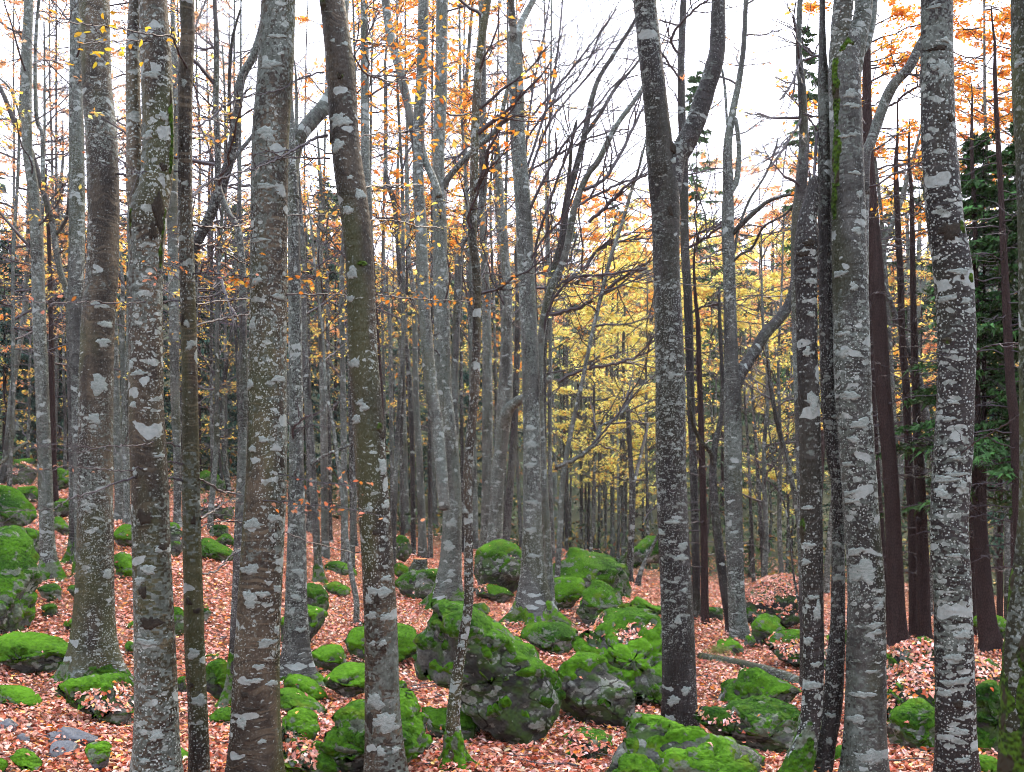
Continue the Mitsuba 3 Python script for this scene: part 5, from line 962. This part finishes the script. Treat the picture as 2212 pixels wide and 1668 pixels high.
for i, (u, d) in enumerate([(30,40),(118,36),(190,42),(330,44),(425,38),(490,42),(590,36),(665,42),(830,38),(905,44),(965,40),(1045,42),(1125,38),(1180,44),(380,46),(740,44)]):
    crown_tree('beech_tree', 'distant beech with lilac-grey bare twigs meshed against the sky', 'beech tree', 'distant bare beeches', u, d, 11 * 30 / d, 760, -90 + 20 * (i % 4), tbark='bark_stem', palette=[RU, GO][i % 2], n=22, L=3.6, nleaf=900, lsize=.075,
               elev=(.3, 1.1), subs=8, sub2=3, keep=.8, rb=.03, curve=.1, flat=.3, thin=1.5, bark='far_twig', sides=3)

def spruce(label, group, u, d, w, v0, v1, L, n, seed, tint=(0.020, 0.048, 0.016), lsize=.16, shoots=26, bark='bark_spruce', droop=.35):
    """trunk, whorled branches and flat sprays of needles"""
    global tree_no
    tree_no += 1
    key = thing('spruce_tree', label, 'spruce', group)
    r = np.random.default_rng(seed)
    x = (u - UC) / F * d
    zb, zt = float(height(x, d)), zv(v1, d)
    k = np.linspace(0, 1, 5)
    tr = Trunk([(u, VH - (zb + (zt - zb) * q) * F / d, w * (1 - 0.93 * q)) for q in k][::-1], d, tree_no, .3, 0, 7)
    m, uv = tr.mesh(); part(key, 'trunk', m, bark, True, uv=uv)
    z0 = zv(v0, d)
    zz = z0 + (zt - z0) * np.sort(r.uniform(0, 1, n)) ** 0.9
    fr = (zz - z0) / (zt - z0)
    Lb = L * (1.02 - fr) ** 0.75 * r.uniform(.7, 1.1, n)
    az = r.uniform(0, 2 * np.pi, n)
    K = 5; t = np.linspace(0, 1, K)
    el = (0.35 * fr - 0.1)[:, None] - droop * t[None] + 0.25 * t[None] ** 3
    dh = np.stack([np.cos(az), np.sin(az), 0 * az], -1)
    st = (Lb / (K - 1))[:, None, None] * (np.cos(el)[..., None] * dh[:, None] + np.sin(el)[..., None] * np.array([0, 0, 1.]))
    P = np.stack([tr.fx(zz), tr.fy(zz), zz], -1)[:, None] + np.concatenate([np.zeros((n, 1, 3)), np.cumsum(st[:, :-1], 1)], 1)
    part(key, 'branches', tubes(P, np.broadcast_to((0.006 + 0.012 * Lb / L)[:, None] * (1 - .8 * t), (n, K)), 3), 'bark_spruce', True, kind='stuff')
    ns = n * shoots
    b = np.repeat(np.arange(n), shoots); ti = r.uniform(.12, 1, ns) * (K - 1.001); i = ti.astype(int); f = (ti - i)[:, None]
    base = P[b, i] * (1 - f) + P[b, i + 1] * f
    tan = P[b, i + 1] - P[b, i]; tan /= np.linalg.norm(tan, axis=1, keepdims=True) + 1e-9
    side = np.cross(tan, [0, 0, 1.]) * r.choice([-1, 1], (ns, 1))
    ln = lsize * (1.7 + 2.6 * (1 - ti / K)) * (0.5 + 0.5 * Lb[b] / L) * r.uniform(.6, 1.2, ns)
    dv = tan * r.uniform(.5, 1.0, (ns, 1)) + side * r.uniform(.3, 1, (ns, 1)) - [0, 0, 0.25] * r.uniform(.3, 2.0, (ns, 1)) + .12 * r.normal(size=(ns, 3)); dv /= np.linalg.norm(dv, axis=1, keepdims=True)
    # each shoot: several short needle tufts along it
    q = 4
    s = (np.arange(q) + r.uniform(0, 1, (ns, q))) / q
    pos = (base[:, None] + dv[:, None] * (ln[:, None] * s)[..., None]).reshape(-1, 3)
    nm = ns * q
    a = np.repeat(dv, q, 0) + 0.45 * r.normal(size=(nm, 3)); a /= np.linalg.norm(a, axis=1, keepdims=True)
    up = np.cross(a, np.cross(np.array([0, 0, 1.]) + .5 * r.normal(size=(nm, 3)), a)); up /= np.linalg.norm(up, axis=1, keepdims=True) + 1e-9
    wv = np.cross(a, up)
    hl = lsize * r.uniform(.7, 1.3, (nm, 1)); hw = hl * r.uniform(.16, .30, (nm, 1))
    V = np.stack([pos - a * hl * .5 + wv * hw, pos + a * hl * .8, pos - a * hl * .5 - wv * hw], 1)
    col = np.clip(np.array(tint) * (1 + .35 * r.normal(size=(nm, 1))), .003, .3) * (0.7 + 0.9 * np.repeat(r.uniform(0, 1, ns), q)[:, None])
    part(key, 'needles', (V.reshape(-1, 3), np.arange(nm * 3).reshape(-1, 3)), 'needle', False, kind='stuff', color=np.repeat(col, 3, 0))
    return key
G1, G2 = (0.030, 0.095, 0.022), (0.020, 0.060, 0.036)
spruce('green spruce with drooping sprays right of the tall spotted trunk, nearest to it', None, 2125, 15.5, 18, 1080, 290, 1.5, 120, 1, G1, .10, 44)
spruce('green spruce with drooping sprays nearest the right edge', None, 2225, 15, 20, 1000, 250, 1.6, 120, 2, G1, .10, 44)
spruce('dark spruce between the tall spotted trunk and the green drooping one', None, 2160, 24, 14, 1150, 330, 2.0, 110, 3, G2, .13, 34)
spruce('tall spruce showing in the fork behind the dark forked tree', None, 1505, 58, 9, 900, 150, 2.6, 90, 4, G1, .22, 16)
spruce('spruce top rising against the sky left of the burled trunk', None, 1748, 48, 9, 900, 60, 2.2, 90, 5, G1, .2, 16)
for i, (u, d, v0, v1) in enumerate([(10,50,1000,520),(75,56,1000,560),(150,52,1000,500),(225,58,1020,560),(290,54,1030,540),(345,60,1030,580),(430,54,1020,560),(485,62,1020,560),(555,56,1030,520),(655,60,1050,540),(725,64,1060,560),(800,62,1060,560),(880,66,1070,600),(980,64,1080,620),(1060,66,1080,600)]):
    spruce('dark bluish-green spruce in the shaded wood behind the left and middle trunks', 'dark spruces on the left', u, d * .8, 11, v0, v1, 2.3, 90, 50 + i, (0.018, 0.056, 0.042), .2, 18)
for i, (u, d, v0, v1) in enumerate([(1560,56,1120,620),(1600,64,1130,640),(1650,60,1130,600),(1700,66,1130,620),(1450,66,1110,600),(1800,50,1130,420),(1850,46,1130,380),(1930,44,1120,400),(1990,40,1120,360),(2060,42,1120,380),(2230,36,1120,300)]):
    spruce('dim green spruce standing behind the slim forked trunk and the right-hand trunks', 'dim spruces on the right', u, d, 9, v0, v1, 2.4, 70, 90 + i, (0.024, 0.058, 0.026), .2, 14)

# thin trunks of the wood behind, too many alike to tell apart
rr = np.random.default_rng(77)
for i in range(30):
    u = rr.uniform(-40, 2260); d = rr.uniform(30, 62)
    if 1180 < u < 1560 and d < 48: continue
    tree(f'wood{i}', 'thin trunk of the dense wood in the far background', rr.choice(['bark_grey', 'bark_dark', 'bark_pale', 'bark_spruce'], p=[.35, .3, .2, .15]), d,
         [(u + rr.normal() * 18, rr.uniform(350, 700), 5 + 90 / d), (u + rr.normal() * 8, 880, 8 + 110 / d), (u, 1060, 10 + 120 / d)], group='thin trunks of the far wood', flare=.2, ext=0, sides=7,
         grows=[{'v': (900, 420), 'n': 9, 'L': 2.2, 'subs': 5, 'sub2': 0, 'nleaf': 160, 'lsize': .12, 'palette': [GO, OR, YE, RU][i % 4]}])

# hillside at the back
for i in range(150):
    d = 72 + 100 * rr.uniform() ** 1.2; x = rr.uniform(-.52, .52) * d
    u = x / d * F + UC
    zb = float(height(x, d)); H = rr.uniform(9, 17)
    v0, v1 = VH - (zb + .2 * H) * F / d, VH - (zb + H) * F / d
    if 1480 < u < 1760: v1 = max(v1, 430); v0 = max(v0, v1 + 40)
    if rr.uniform() < .4:
        spruce('spruce on the hillside closing the view at the back', 'spruces on the back hillside', u, d, 11 * 60 / d, v0, v1, 2.8, 46, 300 + i, (0.026, 0.06, 0.03), .55, 5)
    else:
        crown_tree('beech_tree', 'autumn beech on the hillside closing the view at the back', 'beech tree', 'autumn beeches on the back hillside', u, d, 10 * 60 / d, v0, v1, tbark='bark_dark',
                   n=14, L=4.0, palette=[YE, GO, OR, RU][i % 4], nleaf=1300, lsize=.32, subs=4, sub2=0, keep=.9, rb=.05, elev=(.1, .8), sides=3, thin=3)

# ------------------------------------------------------------------ on the ground
def lay(pos, nrm, r, d):
    n = len(pos)
    sz = (0.050 + 0.0012 * np.maximum(d - 10, 0)) * r.uniform(.5, 1.3, n)
    return pos, nrm + 0.42 * r.normal(size=(n, 3)) * [1, 1, .3], sz

r = np.random.default_rng(21)
P_, N_, S_ = [], [], []
for y0, y1, dens in ((5.2, 9, 1650), (9, 13, 1250), (13, 19, 740), (19, 28, 320), (28, 45, 90)):
    area = (y1 ** 2 - y0 ** 2) * 0.5
    n = int(area * dens * 1.0)
    y = np.sqrt(r.uniform(y0 ** 2, y1 ** 2, n)); x = y * np.sign(r.uniform(-1, 1, n)) * np.where(r.uniform(0, 1, n) < .92, r.uniform(0, .52, n), r.uniform(.52, .72, n))
    z = height(x, y)
    e = 0.05
    nx, ny = (height(x + e, y) - z) / e, (height(x, y + e) - z) / e
    nn = np.stack([-nx, -ny, np.ones(n)], -1)
    p = np.stack([x, y, z + 0.004 + 0.045 * r.uniform(0, 1, n) ** 1.3], -1)
    a, b, c = lay(p, nn, r, y); P_.append(a); N_.append(b); S_.append(c)
for key, tr in TR.values():                                # leaves gathered round the feet
    if tr.d > 19: continue
    n = int(500 * tr.r0 / .15 * (1 if tr.d < 12 else .5)); a_ = r.uniform(0, 6.283, n); q = tr.r0 * (1.0 + 1.5 * r.uniform(0, 1, n) ** 1.4)
    x = float(tr.fx(tr.ground)) + q * np.cos(a_); y = float(tr.fy(tr.ground)) + q * np.sin(a_)
    LEAF_SPOTS.append((np.stack([x, y, height(x, y) + .02 + .10 * np.exp(-(q / tr.r0 - 1) * 1.6) * r.uniform(.3, 1, n)], -1), np.stack([np.cos(a_) * .5, np.sin(a_) * .5, np.ones(n)], -1)))
for pos, nn in LEAF_SPOTS:
    a, b, c = lay(pos, nn, r, pos[:, 1]); b = nn + 0.3 * r.normal(size=nn.shape) * [1, 1, .3]; c = c * .88; P_.append(a); N_.append(b); S_.append(c)
P_, N_, S_ = np.vstack(P_), np.vstack(N_), np.concatenate(S_)
cl = pick(LITTER, len(P_), r, .2)
near = P_[:, 1] < 8.3
thing('leaf_litter', 'pinkish brown fallen beech leaves covering the forest floor and drifting over the stones', 'fallen leaves')
labels['leaf_litter']['kind'] = 'stuff'
v1_, f1_, c1_ = leaves(P_[near], N_[near], S_[near], cl[near], r, True, .68, 1.6)
v2_, f2_, c2_ = leaves(P_[~near], N_[~near], S_[~near], cl[~near], r, False, .72, 1.4)
put('leaf_litter', (np.vstack([v1_, v2_]), np.vstack([f1_, f2_ + len(v1_)])), 'litter_leaf', False, color=np.vstack([c1_, c2_]))

# low growth under the far trees
r = np.random.default_rng(31)
n = 52000
y = 36 + 84 * r.uniform(0, 1, n) ** 1.5; x = y * r.uniform(-.80, .80, n)
cl_ = meshkit.fbm(np.stack([x * .22, y * .22, 0 * x], -1), 3, 5)
z = height(x, y) + np.clip(cl_ - .38, 0, 1) * 7 * r.uniform(0, 1, n) ** 1.2
pal = pick([(5, (.020, .050, .018)), (3, (.035, .075, .022)), (2, (.09, .10, .03)), (1.2, (.30, .20, .04)), (1, (.20, .08, .03))], n, r, .3)
v_, f_, c_ = leaves(np.stack([x, y, z], -1), np.array([0, -.3, 1.]) + .9 * r.normal(size=(n, 3)), (.10 + .0035 * y) * r.uniform(.6, 1.5, n), pal, r, False, .5)
thing('undergrowth', 'low dark green and brown undergrowth beneath the far trees', 'undergrowth')
labels['undergrowth']['kind'] = 'stuff'
put('undergrowth', (v_, f_), 'needle', False, color=c_)

# fallen log, stumps, sticks, grass
def log(label, pts, d0, d1, bark):
    key = thing('fallen_log', label, 'log')
    limb(key, pts, d0, d1, bark, 'stem', 5, 16)
    return key
log('mossy fallen log lying across the leaf bank right of the dark forked tree', [(1512,1418,18),(1540,1426,24),(1600,1440,30),(1660,1456,34),(1740,1488,42),(1790,1510,44)], 13.0, 11.2, 'bark_mossy')
log('mossy leaning dead log far back at the left edge', [(-10,1010,6),(20,985,8),(40,968,8),(60,955,7)], 26, 27, 'bark_mossy')
log('dark fallen stick-like log propped behind the bent trunk', [(672,1004,6),(700,985,7),(740,968,7),(790,940,6)], 19, 20, 'bark_dark')

def stump(label, pts, bark, cut):
    global tree_no
    tree_no += 1
    key = thing('tree_stump', label, 'stump')
    tr = Trunk(pts, None, tree_no, .6, 0, 18)
    m, uv = tr.mesh(); part(key, 'trunk', m, bark, True, uv=uv)
    th = np.linspace(-np.pi, np.pi, 24, endpoint=False)
    z = tr.z1 - .003
    rim = tr.surface(th, np.full(24, z)); rim[:, 2] += .004
    part(key, 'cut_face', (np.vstack([rim, rim.mean(0)[None] + [0, 0, .01]]), np.stack([np.arange(24), (np.arange(24) + 1) % 24, np.full(24, 24)], -1)), cut, False)
scene['fresh_wood'] = {'type': 'principled', 'base_color': proc(lambda p, n, uv: mix(C(0.40, 0.15, 0.05), C(0.55, 0.27, 0.10), fbm(p.x * 30, p.y * 30, p.z * 30))), 'roughness': .8}
stump('mossy tree stump with an orange cut top left of the twin pair', [(909,1207,26),(904,1225,32),(897,1248,44)], 'bark_mossy', 'fresh_wood')
stump('dark rotten stump leaning on the foot of the twin pair', [(985,1264,17),(982,1285,22),(980,1314,26)], 'rotten_wood', 'rotten_wood')

def sticks(label, u, v, n, L, r, cat='twigs', name='twig_pile', spread=.3):
    d = ground_d(u, v); c = at(u, v, d)
    key = thing(name, label, cat)
    K = 5; t = np.linspace(-.5, .5, K)
    x, y = c[0] + spread * r.normal(size=n), c[1] + spread * r.normal(size=n)
    a = r.uniform(0, np.pi, n); l = L * r.uniform(.4, 1.2, n)
    X_ = x[:, None] + l[:, None] * t * np.cos(a)[:, None] + .04 * r.normal(size=(n, K)); Y_ = y[:, None] + l[:, None] * t * np.sin(a)[:, None] + .04 * r.normal(size=(n, K))
    Z_ = height(X_, Y_) + r.uniform(.03, .2 if n > 3 else .07, (n, 1))
    R_ = np.broadcast_to((r.uniform(.003, .008, n))[:, None] * (1 - .5 * (t + .5)), (n, K))
    PP = np.stack([X_, Y_, Z_], -1)
    if n > 3:
        for q in range(n): part(key, 'stick', tubes(PP[q:q + 1], R_[q:q + 1], 5), 'twig_bark', True)
    else:
        put(key, tubes(PP, R_, 6), 'twig_bark', True)
r = np.random.default_rng(5)
sticks('tangle of dark twigs in the brown leaves at the left foot of the largest boulder', 930, 1500, 16, .6, r)
sticks('heap of thin twigs in the hollow between the centre trunk and the grey-peaked hump', 1228, 1345, 16, .6, r)
for u, v in ((60,1640),(95,1655),(120,1600),(1690,1440),(1150,1640),(760,1560),(700,1420),(1580,1520),(460,1300),(480,1390),(1000,1660),(1900,1600),(880,1400),(300,1400),(520,1610),(900,1620),(1190,1660),(1300,1650),(1640,1550),(1500,1470),(1840,1560),(1950,1660),(640,1560),(470,1450),(230,1540),(150,1340),(900,1330),(1080,1310),(820,1620),(1560,1640)):
    key = None
    sticks('single bare twig lying loose on the leaf litter', u, v, 1, .55, r, 'twig', 'fallen_twig', .02)
for k in labels:
    if k.startswith('fallen_twig'): labels[k]['group'] = 'loose twigs on the leaf litter'
key = thing('curled_root', 'dark curled piece of root on the leaves before the round speckled boulder', 'root')
d_ = ground_d(1040, 1290); c_ = at(1038, 1284, d_)
g_ = np.linspace(-.3, 4.6, 16)
cr = np.stack([c_[0] + .16 * np.cos(g_), np.full(16, c_[1]) + .05 * g_, c_[2] + .10 * np.sin(g_)], -1)
put(key, tubes(cr[None], np.linspace(.035, .02, 16)[None], 8), 'bark_dark', True)
key = thing('grass_tuft', 'tuft of yellow-green grass hanging over the near end of the mossy fallen log', 'grass')
d_ = ground_d(1545, 1440) - .1; c_ = at(1553, 1408, d_)
n = 46; t = np.linspace(0, 1, 6); a = r.uniform(0, 2 * np.pi, n); l = r.uniform(.15, .38, n)
bl = c_ + np.stack([l[:, None] * t * np.cos(a)[:, None] * .7, l[:, None] * t * np.sin(a)[:, None] * .6, l[:, None] * (.9 * t - 1.25 * t ** 2)], -1) + (r.normal(size=(n, 1, 3)) * [.07, .03, .01])
scene['grass_blade'] = {'type': 'twosided', 'nested': {'type': 'principled', 'base_color': {'type': 'rgb', 'value': (.16, .20, .04)}, 'roughness': .6}}
part(key, 'blades', tubes(bl, np.broadcast_to(.004 * (1 - .8 * t), (n, 6)), 3), 'grass_blade', True, kind='stuff')

# the wood goes on beside and behind the camera
r = np.random.default_rng(404)
woods = []
for i in range(300):
    for _ in range(80):
        y = r.uniform(-45, 38) if i < 150 else r.uniform(15, 120); x = r.uniform(-48, 48) if i < 150 else r.uniform(-95, 95)
        if math.hypot(x, y) > 5.5 and (y < 1 or (i < 150 and abs(x) > 0.6 * y + 3.5) or (i >= 150 and 0.54 * y + 3 < abs(x) < 0.9 * y + 6)): break
    else: continue
    z = float(height(x, y)); H = r.uniform(13, 21)
    woods.append(tubes(np.array([[[x, y, z - .2], [x + .1, y, z + H * .5], [x, y + .1, z + H]]]), np.array([[.2, .13, .02]]), 6))
    n = 44 if i < 150 else 36; zz = z + H * r.uniform(.12, 1, n); fr = (zz - z) / H; a = r.uniform(0, 6.28, n); L = 3.0 * (1.05 - fr) ** .8 * r.uniform(.6, 1.1, n)
    for q in range(4):
        b = np.stack([x + L * (q + .5) / 4 * np.cos(a), y + L * (q + .5) / 4 * np.sin(a), zz - .25 * L * (q / 4) ** 1.5], -1)
        e = np.stack([np.cos(a), np.sin(a), -.3 + 0 * a], -1) * (L / 4 * .9)[:, None]; s_ = np.stack([-np.sin(a), np.cos(a), 0 * a], -1) * (.22 + .1 * L)[:, None]
        dn = np.array([0, 0, -.25])
        V = np.stack([b - e + .4 * s_, b + e, b - e - .4 * s_, b + s_ + dn, b + .6 * e, b - s_ + dn], 1)
        woods.append((V.reshape(-1, 3), (np.array([[0, 1, 2, 2], [3, 4, 5, 5]])[None] + (np.arange(n) * 6)[:, None, None]).reshape(-1, 4)))
scene['wood_green'] = {'type': 'twosided', 'nested': {'type': 'principled', 'base_color': {'type': 'rgb', 'value': (.025, .05, .02)}, 'roughness': .8}}
thing('surrounding_wood', 'dark spruce wood that surrounds the clearing', 'wood')
labels['surrounding_wood']['kind'] = 'stuff'
wv, wf = join(woods)
wt = np.vstack([wf[:, [0, 1, 2]], wf[:, [0, 2, 3]][wf[:, 2] != wf[:, 3]]])
put('surrounding_wood', (wv, wt), 'wood_green', False)



# the damp air of the wood
scene['air'] = {'type': 'homogeneous', 'albedo': {'type': 'rgb', 'value': (0.92, 0.95, 0.98)}, 'sigma_t': 0.0004}
z_low, z_top = float(_H.min()) - 2.0, 100.0
scene['haze'] = {'type': 'cube', 'to_world': T4().translate([0, 158, (z_low + z_top) / 2]).scale([400, 270, (z_top - z_low) / 2]), 'bsdf': {'type': 'null'}, 'interior': {'type': 'ref', 'id': 'air'}}
labels['haze'] = {'label': 'thin bluish damp air between the trees', 'category': 'haze', 'kind': 'stuff'}
scene['camera']['medium'] = {'type': 'ref', 'id': 'air'}
